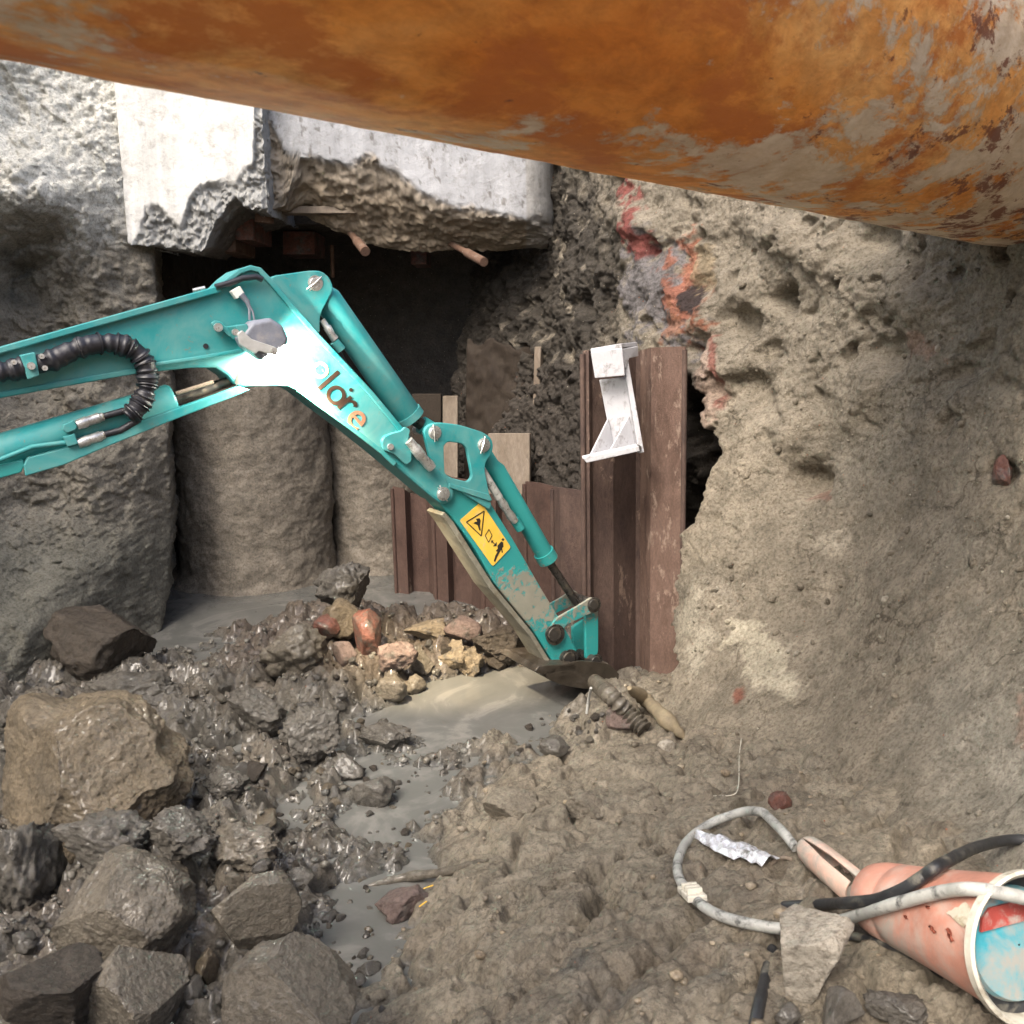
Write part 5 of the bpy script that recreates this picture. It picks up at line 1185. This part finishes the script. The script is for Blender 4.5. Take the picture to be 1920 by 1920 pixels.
ghose('black_cable', [(1470, 1700, -.01), (1540, 1696, .012), (1600, 1692, .04), (1640, 1688, .05), (1670, 1678, .05), (1700, 1664, .05), (1730, 1644, .10), (1770, 1618, .11), (1840, 1586, .10), (1920, 1575, .09), (2060, 1600, .05), (2300, 1640, -.02)], .0135, M_BLACK, 'thick black cable crossing over the canister to the right edge', 'cable', over=on_canister)
ghose('black_cable', [(1530, 1752, .006), (1600, 1756, .012), (1680, 1776, .012), (1760, 1822, .012), (1850, 1880, .012), (1940, 1930, .01)], .010, M_BLACK, 'black cable lying in mud along the underside of the canister', 'cable')
ghose('black_hose', [(1448, 1780, -.005), (1436, 1830, .012), (1422, 1890, .014), (1408, 1960, .01)], .013, M_BLACK, 'short black hose end at the bottom edge left of the pale rock', 'hose')
# flat marks on the canister: scuffs and the pale label remnant
def canister_patch(name, pix, mat, n1=8, n2=5):
    (x0, y0), (x1, y1), (x2, y2), (x3, y3) = pix; V = []
    for i in range(n1):
        for j in range(n2):
            u, w = i / (n1 - 1), j / (n2 - 1); jx, jy = 1.6 * math.sin(i * 5.1 + j * 2.3), 1.6 * math.sin(i * 3.7 + j * 4.9)
            x = (1 - u) * (1 - w) * x0 + u * (1 - w) * x1 + u * w * x2 + (1 - u) * w * x3 + jx; y = (1 - u) * (1 - w) * y0 + u * (1 - w) * y1 + u * w * y2 + (1 - u) * w * y3 + jy
            d = ray(x, y); t = 1.2
            while t < 4 and not on_canister(EYE + d * t, -.0015): t += .002
            if t >= 4: return
            V.append(EYE + d * t)
    mobj(name, V, [(i * n2 + j, i * n2 + j + 1, (i + 1) * n2 + j + 1, (i + 1) * n2 + j) for i in range(n1 - 1) for j in range(n2 - 1)], mat, cn, True)
M_SCUFF = plain_mat('red_brown_scuff', (0.22, 0.055, 0.03), .6, 0, .3, 40); M_LABEL = plain_mat('label_remnant', (0.5, 0.46, 0.36), .6, 0, .15, 30, .1, (0.3, 0.24, 0.15), .5, 18)
canister_patch('label', [(1774, 1712), (1812, 1690), (1826, 1722), (1806, 1738)], M_LABEL)
canister_patch('scuff', [(1740, 1736), (1745, 1734), (1755, 1748), (1750, 1750)], M_SCUFF); canister_patch('scuff', [(1772, 1742), (1780, 1738), (1788, 1764), (1782, 1766)], M_SCUFF)
canister_patch('scuff', [(1736, 1699), (1742, 1698), (1743, 1703), (1737, 1704)], M_SCUFF); canister_patch('scuff', [(1694, 1716), (1700, 1717), (1701, 1723), (1697, 1722)], M_SCUFF)
# split pink tube
ta, tb = gpath([(1514, 1590, .035), (1612, 1672, .03)]); axt = tb - ta; Lt = np.linalg.norm(axt); axt /= Lt; s1 = np.cross(axt, (0, 0, 1)); s1 /= np.linalg.norm(s1); s2 = np.cross(s1, axt)
V, F = [], []; seg = 30; prof = [(-.02, .006), (-.017, .020), (-.006, .030), (.01, .036), (.05, .040), (Lt * .5, .042), (Lt, .042)]
for t, r in prof:
    gap = R(8) if t < .05 else R(30) * min(1, (t - .03) / .1 + .3)
    for k in range(seg):
        a_ = R(65) + gap / 2 + (2 * math.pi - gap) * k / (seg - 1); V.append(ta + axt * t + r * (math.cos(a_) * s1 + math.sin(a_) * s2))
F = [(i * seg + k, i * seg + k + 1, (i + 1) * seg + k + 1, (i + 1) * seg + k) for i in range(len(prof) - 1) for k in range(seg - 1)]
tb_o = mobj('plastic_tube', V, F, M_PINK2, None, True); tb_o.modifiers.new('solid', 'SOLIDIFY').thickness = .006
tag(tb_o, 'split pale pink plastic tube lying left of the canister', 'tube')
# crumpled silver film
fa, fb = gpath([(1308, 1566, .02), (1445, 1618, .02)]); axf = fb - fa; sf = np.cross(axf, (0, 0, 1)); sf /= np.linalg.norm(sf); rs = np.random.RandomState(3); V = []; n1_, n2_ = 16, 7
for i in range(n1_):
    t = i / (n1_ - 1); wd = .012 + .034 * math.sin(min(t * 1.25, 1) * math.pi * .75)
    for j in range(n2_):
        s = j / (n2_ - 1) - .5; V.append(fa + axf * t + sf * s * 2 * wd + np.array([0, 0, .016 * math.cos(s * 3) + rs.uniform(-.007, .009)]))
F = [(i * n2_ + j, i * n2_ + j + 1, (i + 1) * n2_ + j + 1, (i + 1) * n2_ + j) for i in range(n1_ - 1) for j in range(n2_ - 1)]
fo_ = mobj('plastic_film', V, F, M_FOIL); fo_.modifiers.new('solid', 'SOLIDIFY').thickness = .0015
tag(fo_, 'crumpled white film scrap lying inside the hose loop', 'film')
ghose('cardboard_scrap', [(1444, 1622, .004), (1456, 1612, .012), (1472, 1608, .012), (1486, 1612, .004)], .006, M_BOARD, 'small curled brown scrap right of the white film', 'scrap')
# corrugated hose and mud-coated pipe by the bucket
cp = spline(gpath([(1080, 1262, .05), (1105, 1272, .05), (1140, 1300, .04), (1175, 1335, .035), (1208, 1368, .01)]), 14); k = np.arange(len(cp))
fine = np.array([np.interp(np.linspace(0, len(cp) - 1, 170), k, cp[:, i]) for i in range(3)]).T
tag(tube('corrugated_hose', fine, .032 + .007 * np.sin(np.arange(170) * .72), M_ROCKB, None, 18), 'ribbed muddy hose running from the bucket into the bank', 'hose')
ghose('muddy_pipe', [(1180, 1290, .05), (1210, 1312, .05), (1245, 1345, .035), (1285, 1385, -.01)], .030, M_TAN2, 'smooth pipe caked in yellowish mud right of the ribbed hose', 'pipe', .25)
ghose('wooden_stake', [(1100, 1338, 0), (1103, 1315, .05), (1108, 1290, .12)], .006, M_HOSE, 'thin grey stake standing at the puddle edge by the ribbed hose', 'stake', 0, 8, 4)
ghose('muddy_bar', [(690, 1662, .0), (760, 1645, .012), (840, 1634, .014), (915, 1612, .01)], .014, M_ROCKB, 'mud-coated bar lying across the channel edge', 'bar', .3)
for pts, lab in (([(772, 1690, .012), (792, 1668, .02), (812, 1660, .014)], 'upper yellow straw on the bank edge by the reddish clod'), ([(786, 1700, .012), (800, 1690, .018)], 'lower yellow straw on the bank edge by the reddish clod')):
    ghose('straw', pts, .0022, M_YELLOW, lab, 'straw', 0, 6, 5)
ghose('wire', [(1338, 1492, .004), (1375, 1490, .006), (1385, 1470, .006), (1386, 1420, .006), (1390, 1385, .004)], .0016, M_CREAM, 'thin pale bent wire on the slope above the hose loop', 'wire', 0, 6, 6)
